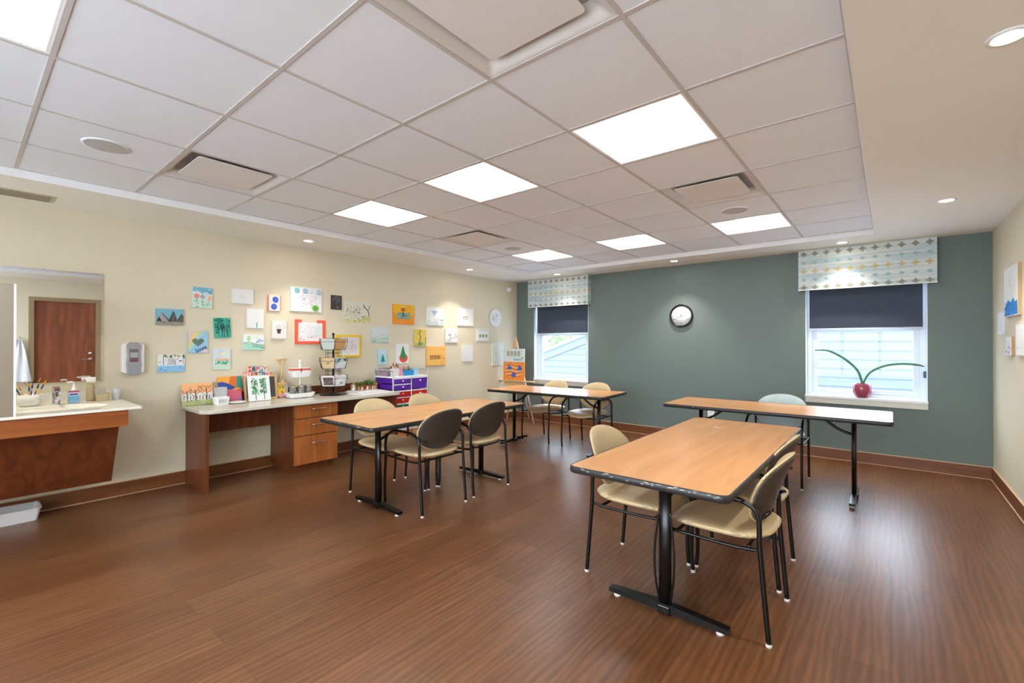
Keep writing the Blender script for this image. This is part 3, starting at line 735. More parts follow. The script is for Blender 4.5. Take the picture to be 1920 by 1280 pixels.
for k in range(6): a.ell(.78+.075*math.cos(k*PI/3), .16+.085*math.sin(k*PI/3), .045, .05, (98, 178, 66))
a.ell(.78, .16, .04, .05, (74, 150, 52)).line([(.78, .1), (.8, .02)], .005, (90, 160, 60))
hang(a, 2.601, 1.722, 'large white canvas of faint blue flowers with a green clover')
a = Art(.137, .173, base=(62, 58, 56)); a.ell(.6, .68, .26, .22, (84, 82, 92)).dabs(34, (.08, .12, .92, .9), .008, [(86, 80, 74), (60, 84, 90), (104, 92, 62), (72, 74, 88), (130, 110, 90)], 21).ell(.58, .14, .07, .05, (150, 142, 160)).line([(.1, .55), (.3, .85), (.6, .95)], .004, (150, 120, 90))
hang(a, 2.979, 1.770, 'small dark still life canvas, darkest on the wall')
a = Art(.370, .269, d=.006, base=(212, 212, 196)); a.rect(0, 0, 1, .15, (204, 208, 150)).dabs(30, (.02, .03, .98, .35), .010, [(140, 160, 100), (186, 196, 130), (110, 134, 90), (160, 150, 110)], 22, .7).dabs(20, (.05, .45, .62, .68), .012, [(132, 138, 92), (160, 160, 110), (104, 104, 84)], 23, .6).dabs(12, (.08, .66, .6, .88), .007, [(186, 170, 150), (170, 166, 150)], 24).poly([(.7, .3), (1, .34), (1, .12), (.6, .12)], (196, 190, 130))
a.line([(.94, .35), (.92, .5), (.88, .62), (.76, .76), (.71, .9)], .010, (58, 56, 52)).line([(.88, .6), (.95, .74), (.96, .86)], .007, (58, 56, 52)).line([(.76, .76), (.68, .72)], .004, K).line([(.82, .7), (.84, .82)], .003, K)
for k in range(7): a.line([(.08+.09*k, .3), (.1+.09*k, .6)], .0025, (130, 120, 96))
hang(a, 3.277, 1.615, 'unframed landscape with a bare dark tree at its right')
def framed(w, h, b_, col, label, y, z, draw, gap=False):
    t_ = thing('framed_picture', label, 'framed picture', (LW+.0005, y, z), PI/2, 'artwork on the picture wall')
    a = Art(w-2*b_+.004, h-2*b_+.004, .008, (226, 226, 228)); draw(a); a.build('paper', t_, (0, 0, b_-.002))
    f = M(); d = .016; mt = mat('frame_%d_%d' % (col[0], col[1]), col, .45)
    f.box(-w/2, -d, 0, w/2, 0, b_, mt).box(-w/2, -d, b_, -w/2+b_, 0, h, mt).box(w/2-b_, -d, b_, w/2, 0, h, mt)
    if gap: f.box(-w/2+b_, -d, h-b_, -w/2+.075, 0, h, mt, bev=.003).box(w/2-.10, -d, h-b_, w/2-b_, 0, h, mt, bev=.003)
    else: f.box(-w/2+b_, -d, h-b_, w/2-b_, 0, h, mt)
    if not gap:
        r = random.Random(3)
        for k in range(9): f.ball((w/2-b_/2, -d, .03+.027*k), .004, mat('frame_dot', (206, 150, 30), .5), 6); f.ball((-w/2+.03+k*.035, -d, b_/2), .004, mat('frame_dot', (206, 150, 30), .5), 6)
    f.build('frame', t_)
    return t_
def d1(a): a.dabs(60, (.08, .12, .92, .85), .005, [(206, 150, 150), (150, 150, 176), (176, 196, 170), (206, 180, 140), (120, 120, 130)], 25).rect(.66, .3, .98, .82, (210, 220, 220)).ell(.1, .12, .03, .035, (214, 110, 110)).ell(.24, .08, .03, .025, (120, 130, 100)); a.line([(.4, .3), (.5, .2), (.58, .3), (.52, .38)], .002, (90, 90, 90))
def d2(a): a.dabs(54, (.06, .1, .94, .9), .005, [(196, 160, 196), (176, 120, 130), (150, 160, 190), (196, 200, 160), (210, 160, 150)], 26).line([(.6, .3), (.68, .5), (.6, .7), (.72, .8)], .003, (180, 90, 100))
framed(.363, .283, .032, (232, 92, 66), 'picture in a red frame open at the top middle', 2.652, 1.345, d1, True)
framed(.350, .279, .024, (236, 196, 24), 'picture in a yellow dotted frame behind the card rack', 3.148, 1.178, d2)
a = Art(.274, .220, d=.006, base=(204, 212, 212)); a.rect(0, 0, 1, .35, (186, 206, 192)).dabs(40, (.03, .04, .97, .7), .009, [(150, 176, 170), (176, 196, 186), (130, 160, 150), (196, 208, 210)], 27, .4).dabs(6, (.6, .3, .95, .5), .008, [(80, 100, 100)], 28, .3).dabs(10, (.02, .04, .3, .2), .008, [(110, 160, 130)], 29, .6).line([(.55, .05), (.95, .04)], .005, (84, 104, 104))
hang(a, 3.611, 1.351, 'pale grey green marsh landscape without a frame')
a = Art(.356, .277, base=(232, 146, 44)); a.rect(0, .55, 1, 1, (232, 178, 30)).dabs(14, (.02, .45, .98, .62), .02, [(234, 160, 40), (232, 186, 40)], 30, .6).rect(.17, .28, .8, .58, (132, 172, 158)).dabs(18, (.2, .3, .78, .55), .008, [(110, 150, 140), (150, 190, 160), (90, 130, 150)], 31).line([(.42, .36), (.47, .62)], .012, (36, 52, 120)).line([(.52, .36), (.47, .62)], .012, (36, 52, 120)).ell(.47, .74, .1, .1, (206, 84, 30)).rect(.38, .84, .6, .9, (206, 210, 176)).ell(.61, .44, .05, .05, (190, 84, 30)).line([(.3, .6), (.36, .52)], .006, (60, 60, 90)).line([(.72, .55), (.8, .6)], .008, (50, 80, 130)).line([(.65, .74), (.7, .9), (.82, .86), (.84, .7)], .003, (110, 96, 40)).line([(.16, .28), (.8, .26)], .002, (80, 100, 90))
hang(a, 3.989, 1.619, 'bright orange canvas with a small farm figure')
a = Art(.340, .272, base=(220, 224, 224)); a.rect(0, 0, 1, .2, (196, 210, 212)).dabs(26, (.03, .03, .6, .35), .012, [(160, 186, 196), (186, 204, 206), (140, 168, 176)], 32, .5).poly([(.25, .78), (.42, .82), (.66, .76), (.5, .68), (.44, .5), (.36, .68)], (150, 180, 196)).line([(.36, .7), (.4, .45), (.55, .22)], .004, (130, 156, 170)).dabs(14, (.6, .08, .98, .4), .010, [(130, 156, 150), (176, 196, 190)], 33, .4).ell(.88, .3, .035, .03, (60, 84, 90)).line([(.15, .7), (.16, .2)], .003, (160, 176, 176)).line([(.5, .1), (.7, .3), (.9, .34)], .003, (120, 146, 150)).dabs(8, (.7, .7, .95, .9), .008, [(224, 214, 208)], 34)
hang(a, 4.575, 1.620, 'pale blue canvas of a heron by water')
a = Art(.345, .278, base=(230, 230, 228)); a.line([(.12, .55), (.3, .5), (.62, .56)], .004, (140, 104, 92)).line([(.32, .5), (.34, .38), (.62, .4), (.64, .56)], .005, (130, 92, 84)).dabs(9, (.34, .4, .62, .52), .005, [(120, 84, 76), (150, 110, 100)], 35)
for k in range(4): a.line([(.36+.08*k, .42), (.35+.08*k, .55)], .004, (110, 76, 70))
hang(a, 5.215, 1.634, 'white canvas with a small brown sketch of a sled')
# round plate
pt_ = thing('decorative_plate', 'round painted plate hung at the far end of the picture wall', 'plate', (LW+.0005, 5.94, 1.788), PI/2, 'artwork on the picture wall')
m = M(); m.lathe([(.0001, -.006), (.10, -.006), (.15, -.020), (.157, -.020), (.157, -.014), (.10, 0), (.0001, 0)], (0, 0, 0), C(220, 222, 222), 40, axis='y')
m.v = [(x, -abs(y), z) for x, y, z in m.v]; m.build('plate_body', pt_)
a = M()
def pd(x, z, rx, rz_, c): a.add([(x+rx*math.cos(k*PI/6), -.0066, z+rz_*math.sin(k*PI/6)) for k in range(12)], [list(range(12))], C(*c))
for x, z, r1, r2, c_ in ((-.06, .0, .016, .045, (168, 176, 158)), (.0, .03, .024, .034, (196, 204, 214)), (.04, .045, .012, .03, (176, 170, 160)), (-.02, -.03, .02, .03, (188, 196, 208)), (.05, -.02, .018, .02, (196, 200, 210))): pd(x, z, r1, r2, c_)
a.build('plate_picture', pt_)
a = Art(.218, .251, base=(214, 188, 92)); a.rect(0, 0, 1, .2, (176, 176, 96)).line([(.5, .1), (.42, .4), (.55, .55), (.45, .7), (.5, .9)], .012, (74, 76, 66)).line([(.55, .6), (.75, .68)], .007, (74, 76, 66)).line([(.45, .75), (.28, .82)], .006, (74, 76, 66)).dabs(14, (.3, .1, .7, .28), .012, [(86, 130, 110), (110, 150, 120)], 36).dabs(6, (.35, .82, .6, .97), .008, [(74, 84, 70)], 37).line([(.95, .2), (.93, .55)], .012, (90, 100, 74)).dabs(8, (.1, .4, .9, .9), .01, [(224, 200, 110)], 38)
hang(a, 4.285, 1.303, 'yellow canvas with a twisting bonsai tree')
a = Art(.262, .207, base=(224, 224, 226)); a.line([(.1, .08), (.3, .22), (.6, .34), (1, .44)], .004, (110, 106, 110)).line([(.38, .12), (.4, .4), (.36, .62)], .008, (110, 108, 110)).dabs(16, (.24, .52, .5, .78), .008, [(150, 148, 150), (176, 174, 176)], 39).line([(.82, .4), (.82, .66)], .006, (120, 116, 120)).dabs(5, (.76, .5, .88, .7), .006, [(130, 126, 130)], 40).dabs(8, (.1, .04, .5, .16), .008, [(120, 118, 120)], 41, .4)
hang(a, 4.902, 1.364, 'white canvas with a grey pencil tree on a slope')
a = Art(.280, .204, base=(226, 228, 226)); 
for k in range(3): a.ell(.26+.26*k, .42, .11, .15, (156, 176, 120)).ell(.26+.26*k, .42, .06, .08, (120, 150, 90)).line([(.26+.26*k, .3), (.26+.26*k, .18)], .005, (130, 120, 90))
for k in range(5): a.ell(.14+.17*k, .9, .035, .05, (150, 160, 176))
hang(a, 5.615, 1.391, 'white canvas with a row of three green trees')
a = Art(.145, .207, base=(178, 214, 224)); a.rect(0, .7, 1, 1, (190, 218, 228)).poly([(.28, .22), (.78, .22), (.53, .66)], (22, 148, 138)).poly([(.36, .42), (.7, .42), (.53, .7)], (30, 156, 144)).line([(.53, .22), (.53, .08)], .007, (22, 140, 128))
hang(a, 3.642, 1.061, 'small pale blue canvas with one teal fir tree')
a = Art(.213, .275, base=(226, 224, 226)); a.ell(.58, .28, .34, .23, (216, 78, 62), 20).poly([(.36, .3), (.33, .42), (.42, .66), (.52, .92), (.6, .8), (.72, .5), (.8, .36), (.72, .28), (.55, .2)], (52, 140, 76)).line([(.5, .3), (.52, .8)], .005, (30, 116, 60)).line([(.6, .3), (.6, .7)], .004, (40, 120, 66)).line([(.42, .3), (.45, .6)], .004, (90, 160, 96))
hang(a, 3.970, 1.070, 'white canvas with a green fir in a red round base')
a = Art(.365, .288, base=(236, 182, 98)); a.dabs(12, (.05, .82, .95, .94), .010, [(222, 150, 60)], 42, .3).dabs(6, (.6, .08, .95, .2), .014, [(230, 150, 70)], 43, .3)
for k in range(6): a.line([(.16+.09*k, .3+.02*(k % 2)), (.2+.09*k, .42), (.17+.09*k, .55)], .010, (58, 46, 48)); a.line([(.14+.09*k, .5), (.22+.09*k, .36)], .005, (80, 56, 60))
a.line([(.76, .56), (.72, .4), (.74, .32)], .007, (96, 70, 50)).line([(.86, .4), (.9, .32)], .005, (120, 86, 50))
hang(a, 4.593, 1.019, 'orange canvas with a row of dark upright figures')
a = Art(.235, .261, base=(222, 222, 222)); a.line([(.55, .6), (.6, .5), (.66, .62)], .004, (208, 208, 208)).line([(.55, .12), (.6, .1)], .004, (206, 206, 208))
hang(a, 5.258, 1.059, 'blank white canvas below the sled sketch')
a = Art(.300, .400, base=(212, 220, 214)); a.dabs(44, (.05, .08, .95, .85), .014, [(190, 206, 180), (206, 214, 200), (196, 208, 216), (216, 222, 220)], 44, 1.2).line([(.3, .1), (.4, .4), (.35, .7)], .005, (176, 192, 170)).line([(.7, .1), (.66, .4), (.75, .7)], .005, (176, 190, 200))
hang(a, 6.0, .965, 'large pale green canvas partly behind the easel')
# right wall canvases
a = Art(.55, .41, d=.02, base=(228, 230, 228), side=(188, 162, 122)); a.poly([(.02, .02), (.98, .02), (.96, .3), (.8, .27), (.7, .36), (.5, .28), (.3, .34), (.1, .22)], (48, 136, 210)).dabs(20, (.05, .04, .95, .3), .03, [(50, 140, 214), (40, 124, 204), (80, 160, 224)], 45, .6).dabs(5, (.4, .6, .6, .9), .012, [(206, 200, 150), (216, 206, 196)], 46)
hang(a, 5.53, 1.575, 'white canvas with bright blue at its foot, largest on the right wall', name='canvas_painting', right=True, group='artwork on the right wall')
a = Art(.22, .20, d=.02, base=(222, 224, 230)); a.dabs(6, (.1, .1, .9, .5), .012, [(200, 206, 220)], 47)
hang(a, 6.02, 1.43, 'small pale canvas on the right wall nearest the green corner', right=True, group='artwork on the right wall')
a = Art(.25, .155, d=.018, base=(222, 226, 230), side=(176, 140, 96)); a.dabs(14, (.1, .08, .9, .6), .014, [(110, 140, 186), (150, 176, 206), (96, 110, 150)], 48, .8)
hang(a, 5.64, 1.250, 'small canvas with blue marks below the blue footed canvas', right=True, group='artwork on the right wall')
a = Art(.50, .24, d=.02, base=(226, 230, 232)); a.dabs(14, (.1, .05, .9, .4), .02, [(190, 214, 226), (206, 220, 226)], 49, .5)
hang(a, 5.09, 1.258, 'pale canvas cut off by the right edge of the photo', right=True, group='artwork on the right wall')

# ------------------------------------------------------------ wall clock
ck = thing('wall_clock', 'round white wall clock with a black rim on the green wall', 'clock', (-2.277, BW-.0005, 1.742))
m = M(); m.lathe([(.138, -.016), (.146, -.030), (.157, -.034), (.163, -.026), (.163, 0), (.0001, 0)], (0, 0, 0), BLACK, 48, axis='y'); m.v = [(x, -abs(y), z) for x, y, z in m.v]; m.build('clock_case', ck)
m = M(); m.lathe([(.0001, -.014), (.140, -.014), (.140, -.010)], (0, 0, 0), C(232, 232, 238), 48, axis='y'); m.v = [(x, -abs(y), z) for x, y, z in m.v]
for k in range(60):
    an = PI/2-k*PI/30; r0 = .126 if k % 5 else .122
    cx_, cz_ = math.cos(an), math.sin(an); p = Vector((-cz_, 0, cx_))*(.0006 if k % 5 else .0014)
    A_ = Vector((cx_*r0, -.0145, cz_*r0)); B_ = Vector((cx_*.131, -.0145, cz_*.131)); m.add([A_-p, B_-p, B_+p, A_+p], [(0, 1, 2, 3)], C(70, 70, 76))
for k in range(1, 13):
    an = PI/2-k*PI/6; vs, fs = text2d(str(k), .026); m.add([(x+.105*math.cos(an), -.0146, y+.105*math.sin(an)) for x, y in vs], fs, C(60, 60, 66))
m.build('clock_dial', ck)
def hand(nm, an, ln, wd, yy):
    p = Vector((math.cos(an), 0, math.sin(an))); n_ = Vector((-p.z, 0, p.x))*wd; o = Vector((0, yy, 0))
    M().add([o-p*.018-n_, o-p*.018+n_, o+p*ln+n_*.4, o+p*ln-n_*.4], [(0, 1, 2, 3)], BLACK).build(nm, ck)
hand('hour_hand', PI/2+.12, .066, .004, -.017); hand('minute_hand', PI/2-math.radians(239), .096, .003, -.018); hand('second_hand', PI/2+.35, .09, .0008, -.019)
# outlet
o = thing('wall_outlet', 'white wall outlet low on the green wall behind the long table', 'outlet', (-1.88, BW, .392))
M().box(-.042, -.006, -.06, .042, 0, .06, WHITE, bev=.002).build('cover_plate', o)
m = M()
for z in (-.028, .02): m.box(-.016, -.008, z-.014, .016, -.006, z+.014, WHITEP).box(-.007, -.0085, z-.006, -.004, -.008, z+.006, DGREY).box(.004, -.0085, z-.006, .007, -.008, z+.006, DGREY)
m.build('receptacle', o)
# corner sensor
o = M().prism([(0, 0), (.045, 0), (.03, -.055), (.012, -.07)], 'y', -.04, .04, WHITE).build('motion_sensor', None, (LW, 6.29, 2.345)); tag(o, 'small white wedge shaped sensor high on the wall near the far corner', 'sensor')

# ------------------------------------------------------------ soap dispenser on the wall
o = thing('soap_dispenser', 'white and grey wall mounted soap dispenser beside the mirror', 'soap dispenser', (LW, 1.0, 1.085), PI/2)
m = M(); m.prism([(-.078, .01), (-.078, .25), (-.055, .268), (.055, .268), (.078, .25), (.078, .01), (.06, 0), (-.06, 0)], 'y', 0, -.075, WHITE); m.build('back_body', o, bev=.006)
m = M(); m.prism([(-.046, -.004), (-.052, .08), (-.046, .16), (-.05, .255), (-.03, .275), (.03, .275), (.05, .255), (.046, .16), (.052, .08), (.046, -.004), (.02, -.016), (-.02, -.016)], 'y', -.07, -.10, GREY); m.build('front_cover', o, bev=.007)
M().box(-.030, -.1012, .10, .030, -.099, .215, mat('dispenser_window', (110, 106, 108), .2)).box(-.026, -.1016, .14, .026, -.1, .185, C(168, 168, 170)).box(-.028, -.1016, .102, .028, -.1, .125, C(120, 66, 72)).build('window_label', o)

# ------------------------------------------------------------ mirror and sink counter
mr_ = thing('wall_mirror', 'frameless wall mirror above the sink counter, reflecting a brown door', 'mirror', (LW, .22, 1.033), PI/2)
M().box(-.585, -.006, 0, .585, -.001, .918, MIRR).build('mirror_glass', mr_)
M().box(-.587, -.0065, -.002, .587, -.0002, 0, CHROME).box(.585, -.0065, 0, .588, -.0002, .92, CHROME).box(-.588, -.0065, 0, -.585, -.0002, .92, CHROME).box(-.587, -.0065, .918, .587, -.0002, .92, CHROME).build('mirror_edge', mr_)
ZS = .868
sk = thing('sink_counter', 'wall hung sink counter with a cherry apron and slanted cherry front panel', 'sink counter', (LW+.003, 0, 0))
def cutslab(m, x0, y0, x1, y1, z0, z1, hx, hy, rx, ry, mt, n=24):
    # slab with an oval basin
    ring = [(hx+rx*math.cos(2*PI*k/n), hy+ry*math.sin(2*PI*k/n)) for k in range(n)]
    outer = []
    for k in range(n):
        dx, dy = math.cos(2*PI*k/n), math.sin(2*PI*k/n); t_ = min(((x1-hx)/dx if dx > 0 else (x0-hx)/dx) if abs(dx) > 1e-6 else 9, ((y1-hy)/dy if dy > 0 else (y0-hy)/dy) if abs(dy) > 1e-6 else 9)
        outer.append((hx+dx*t_, hy+dy*t_))
    for cx_, cy_ in ((x0, y0), (x1, y0), (x1, y1), (x0, y1)):
        k = min(range(n), key=lambda i: (outer[i][0]-cx_)**2+(outer[i][1]-cy_)**2); outer[k] = (cx_, cy_)
    vs = [(p[0], p[1], z1) for p in outer]+[(p[0], p[1], z1) for p in ring]
    m.add(vs, [(i, (i+1) % n, n+(i+1) % n, n+i) for i in range(n)], mt)
    m.box(x0, y0, z0, x1, y1, z0+.001, mt)
    vs = [(p[0], p[1], z1) for p in outer]+[(p[0], p[1], z0) for p in outer]
    m.add(vs, [(i, (i+1) % n, n+(i+1) % n, n+i) for i in range(n)], mt)
    rings = [(1, 0), (.97, -.01), (.88, -.06), (.6, -.10), (.15, -.108)]
    vs = [(hx+(p[0]-hx)*q, hy+(p[1]-hy)*q, z1+d_) for q, d_ in rings for p in ring]
    m.add(vs, [(a_*n+i, a_*n+(i+1) % n, (a_+1)*n+(i+1) % n, (a_+1)*n+i) for a_ in range(4) for i in range(n)]+[[4*n+i for i in range(n)]], mt, True)
m = M(); cutslab(m, 0, -.6, .835, .905, ZS-.02, ZS, .48, .47, .20, .30, SINKC); m.build('countertop', sk)
M().lathe([(.0001, .002), (.02, .003), (.024, 0)], (.48, .47, ZS-.106), CHROME, 16).build('drain', sk)
M().box(0, -.6, ZS, .012, .86, ZS+.08, SINKC).build('backsplash', sk)
M().box(.60, -.6, ZS-.142, .815, .828, ZS-.02, CHERRYH).build('apron', sk)
M().prism([(.655, .72), (.675, .72), (.40, .235), (.38, .235)], 'y', -.6, .80, CHERRYD).build('slanted_panel', sk)
M().box(.05, -.6, .24, .40, -.56, .72, CHERRYD).prism([(.0, .72), (.655, .72), (.38, .24), (.0, .24)], 'y', .74, .76, CHERRYD).build('side_panel', sk)
# steel cabinet standing on the counter
sc_ = thing('steel_cabinet', 'tall brushed steel box on the sink counter, cut by the left photo edge', 'cabinet', (LW, 0, ZS))
M().box(.50, -.30, 0, .825, .238, .872, STEEL, bev=.004).build('cabinet_body', sc_)
M().box(.50, .236, 0, .829, .247, .875, WHITE).build('edge_gasket', sc_)
M().box(.825, -.02, .3, .845, .0, .55, CHROME, bev=.004).build('handle', sc_)
# things on the sink counter
X = LW
o = thing('ceramic_mug', 'wide white mug holding paint brushes on the sink counter', 'mug', (X+.17, .352, ZS))
m = M(); m.lathe([(.0001, 0), (.05, 0), (.062, .015), (.066, .05), (.064, .088), (.060, .088), (.060, .02), (.0001, .012)], (0, 0, 0), C(232, 231, 226), 24); m.build('mug_body', o)
M().tube([(.0, .058, .075), (0, .085, .078), (0, .10, .055), (0, .085, .03), (0, .06, .03)], .009, C(232, 231, 226), 8, 4).build('handle', o)
for k, (dx, dy, ln, c_) in enumerate(((-.02, -.05, .15, (40, 60, 90)), (.02, -.035, .14, (216, 150, 40)), (0, 0, .155, (222, 150, 30)), (-.01, .012, .15, (30, 84, 140)), (.015, .055, .175, (226, 160, 36)), (.03, .03, .15, (60, 60, 60)))):
    b_ = thing('paint_brush', ['dark blue paint brush at the left of the white mug', 'short orange paint brush in the white mug', 'orange paint brush standing in the middle of the white mug', 'blue handled paint brush in the white mug', 'long yellow paint brush leaning right in the white mug', 'black paint brush at the front of the white mug'][k], 'paint brush', (X+.17+dx*.8, .352+dy*.35, ZS+.02), 0, 'paint brushes in the white mug')
    tip = Vector((dx*.6, dy*1.3, ln)); M().tube([(0, 0, 0), tip*.62], .004, C(*c_), 7).build('handle', b_); M().tube([tip*.62, tip*.8], .0055, C(40, 90, 140) if k % 2 == 0 else CHROME, 7).build('ferrule', b_); M().tube([tip*.8, tip], [.0065, .003], C(*c_), 7).build('bristles', b_)
o = thing('faucet', 'squat chrome faucet behind the basin', 'faucet', (X+.18, .50, ZS))
M().lathe([(.0001, 0), (.026, 0), (.024, .01), (.023, .095), (.0001, .095)], (0, 0, 0), CHROME, 20).build('faucet_body', o)
M().tube([(.0, 0, .06), (.06, 0, .065), (.12, 0, .052)], [.017, .013], CHROME, 12, 3).build('spout', o)
M().box(-.022, -.024, .097, .06, .024, .143, CHROME, bev=.008).build('lever', o)
o = thing('pump_bottle', 'clear pump bottle of hand gel with a red and blue label', 'bottle', (X+.19, .60, ZS))
M().box(-.018, -.034, 0, .018, .034, .105, mat('blue_gel_bottle', (150, 190, 216), .15), bev=.008).build('bottle_body', o)
m = M(); m.box(.0183, -.032, .02, .0188, .032, .06, C(110, 176, 208)).box(.0183, -.032, .06, .0188, .032, .088, C(196, 204, 220)).box(.0184, -.031, .088, .019, .031, .10, C(196, 60, 80)); m.box(.0188, -.026, .066, .0192, .022, .078, C(50, 70, 150)); m.build('label', o)
m = M(); m.lathe([(.015, .105), (.014, .12), (.006, .14), (.005, .165), (.0001, .165)], (0, 0, 0), WHITE, 14).tube([(0, 0, .165), (.0, -.02, .172), (.0, -.038, .164)], .007, WHITE, 8, 2); m.build('pump', o)
o = thing('spray_bottle', 'tall beige bottle with a white spray nozzle beside the woven basket', 'bottle', (X+.12, .712, ZS))
M().lathe([(.0001, 0), (.028, 0), (.032, .03), (.030, .10), (.018, .145), (.014, .16), (.0001, .16)], (0, 0, 0), C(176, 158, 122), 20).build('bottle_body', o)
M().box(-.014, -.03, .158, .014, .03, .20, WHITE, bev=.006).box(-.008, -.058, .183, .008, -.028, .198, WHITE, bev=.003).build('spray_nozzle', o)
o = thing('woven_basket', 'small beige woven basket on the sink counter', 'basket', (X+.17, .778, ZS))
m = M(); 
rr_ = [rrect(.085, .075, .015), rrect(.10, .09, .018), rrect(.096, .086, .016), rrect(.083, .073, .014)]; zz = [0, .062, .062, .004]; n = len(rr_[0])
m.add([(p[0], p[1], z) for r, z in zip(rr_, zz) for p in r], [(a_*n+i, a_*n+(i+1) % n, (a_+1)*n+(i+1) % n, (a_+1)*n+i) for a_ in range(3) for i in range(n)]+[[3*n+i for i in range(n)], list(range(n))], mat('woven_straw', (182, 166, 130), .8, noise=.3, nscale=160, bump=.6, bscale=200)); m.build('basket_body', o)
o = M().prism([(-.03, 0), (.03, 0), (.034, .05), (-.034, .05)], 'x', -.02, .02, C(178, 168, 150)).build('folded_cloth', None, (X+.16, .765, ZS+.05)); tag(o, 'folded beige cloth in the woven basket', 'cloth')
o = M().lathe([(.0001, 0), (.026, 0), (.036, .095), (.033, .095), (.024, .006), (.0001, .006)], (0, 0, 0), CLEAR, 20).build('drinking_glass', None, (X+.15, .872, ZS)); tag(o, 'clear tumbler at the right end of the sink counter', 'glass')
# white cloth seen only in the mirror
o = thing('hanging_towel', 'white towel hanging beside the door, seen in the mirror', 'towel', (RW, .66, 1.42), -PI/2)
m = M(); vs = []
for i in range(9):
    for j in range(7):
        z = -.72*i/8; w_ = .03+.16*(i/8)**.8; vs.append((-w_*(j/6-.5)*1.6+.0, -.04-.02*math.cos(j*2.1+i*.3), z))
m.add(vs, [(i*7+j, i*7+j+1, (i+1)*7+j+1, (i+1)*7+j) for i in range(8) for j in range(6)], C(226, 230, 238), True); m.build('towel_cloth', o)
M().tube([(0, 0, .03), (0, -.03, .03), (0, -.045, .0)], .006, CHROME, 8, 2).build('hook', o)
# clear bin on the floor
o = thing('plastic_bin', 'low translucent plastic bin on the floor against the baseboard', 'bin', (X+.145, .166, 0))
m = M(); ro = [rrect(.205, .46, .02), rrect(.222, .498, .022), rrect(.232, .508, .024), rrect(.232, .508, .024), rrect(.214, .490, .02), rrect(.198, .452, .018)]; zz = [0, .088, .089, .095, .095, .004]; n = len(ro[0])
m.add([(p[0], p[1], z) for r, z in zip(ro, zz) for p in r], [(a_*n+i, a_*n+(i+1) % n, (a_+1)*n+(i+1) % n, (a_+1)*n+i) for a_ in range(5) for i in range(n)]+[[5*n+i for i in range(n)]], mat('translucent_bin', (226, 222, 220), .3, alpha=.6)); m.build('bin_body', o)

# ------------------------------------------------------------ long counter
ZC = .748
ct = thing('craft_counter', 'long cherry desk with pale stone top and three drawers under the paintings', 'desk', (LW+.003, 0, 0))
m = M(); m.prism([(0, 1.375), (.52, 1.375), (.60, 1.42), (.618, 1.46), (.618, 3.44), (.60, 3.492), (0, 3.492)], 'z', ZC-.032, ZC, COUNTER); m.build('worktop', ct, bev=.005)
M().box(0, 1.375, ZC, .02, 3.49, ZC+.10, CHERRYD).build('backsplash', ct)
M().box(.015, 1.41, 0, .576, 1.436, ZC-.032, CHERRYD).build('end_panel', ct)
M().box(.015, 3.44, 0, .576, 3.465, ZC-.032, CHERRYD).build('end_panel', ct)
M().box(.20, 1.436, .49, .218, 2.20, ZC-.032, CHERRYD).build('modesty_panel', ct)
M().box(.20, 2.68, .49, .218, 3.44, ZC-.032, CHERRYD).build('modesty_panel', ct)
M().box(.015, 2.20, .085, .55, 2.68, ZC-.032, CHERRYD).box(.015, 2.22, 0, .50, 2.66, .085, CHERRYD).build('cabinet_carcass', ct)
for z0, z1 in ((.57, .712), (.39, .562), (.09, .382)):
    d_ = M().box(.55, 2.203, z0, .572, 2.677, z1, CHERRY).build('drawer', ct, bev=.002)
    zm = (z0+z1)/2+ (.02 if z1 > .4 else .07); 
    M().tube([(.572, 2.385, zm), (.594, 2.388, zm), (.600, 2.42, zm), (.600, 2.50, zm), (.594, 2.532, zm), (.572, 2.535, zm)], .0055, CHROME, 8, 3).build('handle', d_)

# ------------------------------------------------------------ things on the counter
def lean(a, name, x, y, label, cat, ang=.18, group=None, z=ZC):
    o = a.build(name, None, (LW+x, y, z+.001), (-ang, 0, PI/2)); tag(o, label, cat, group); return o
GL = 'canvases standing on the counter'
a = Art(.262, .212, base=(226, 222, 214)); a.rect(0, .55, 1, 1, (240, 178, 126)).dabs(16, (.02, .55, .98, .95), .016, [(242, 160, 120), (244, 190, 120), (236, 150, 110)], 50, .4).rect(0, 0, 1, .22, (176, 184, 120)).dabs(20, (.02, .02, .98, .26), .011, [(140, 160, 90), (190, 200, 140), (110, 130, 80), (150, 160, 176)], 51, .4)
for x, hh in ((.16, .5), (.42, .55), (.78, .62)): a.tree(x, .2, hh, .006, (60, 38, 34), int(x*10), .55)
for k in range(9): a.line([(.06+.1*k, .26), (.07+.1*k, .42)], .006, (70, 72, 84))
for k in range(5): a.line([(.5+.09*k, .8+.03*(k % 2)), (.53+.09*k, .84), (.56+.09*k, .8)], .0025, K)
lean(a, 'canvas_painting', .06, 1.497, 'canvas of black trees and orange sky standing on the counter\'s left end', 'painting', group=GL)
a = Art(.216, .262, base=(232, 160, 60)); a.poly([(.55, 1), (1, 1), (1, .5), (.45, .62)], (206, 104, 44)).poly([(.85, 1), (1, 1), (1, .5), (.78, .58)], (30, 140, 122)).poly([(0, .55), (0, .78), (.2, .8), (.5, .7), (.75, .55), (.6, .48), (.2, .5)], (48, 70, 150)).poly([(0, .5), (.3, .52), (.7, .45), (1, .5), (1, 0), (0, 0)], (214, 96, 84)).poly([(.4, .5), (.8, .44), (.98, .3), (.9, .1), (.6, .06), (.36, .25)], (212, 104, 128)).poly([(0, .3), (.4, .16), (.6, 0), (0, 0)], (44, 110, 130)).poly([(.7, 0), (1, 0), (1, .2), (.8, .12)], (170, 120, 180))
lean(a, 'canvas_painting', .06, 1.783, 'abstract canvas of curved orange, blue and pink shapes on the counter', 'painting', group=GL)
o = thing('plastic_basket', 'white slotted plastic basket on the counter before the tree canvas', 'basket', (LW+.20, 1.655, ZC))
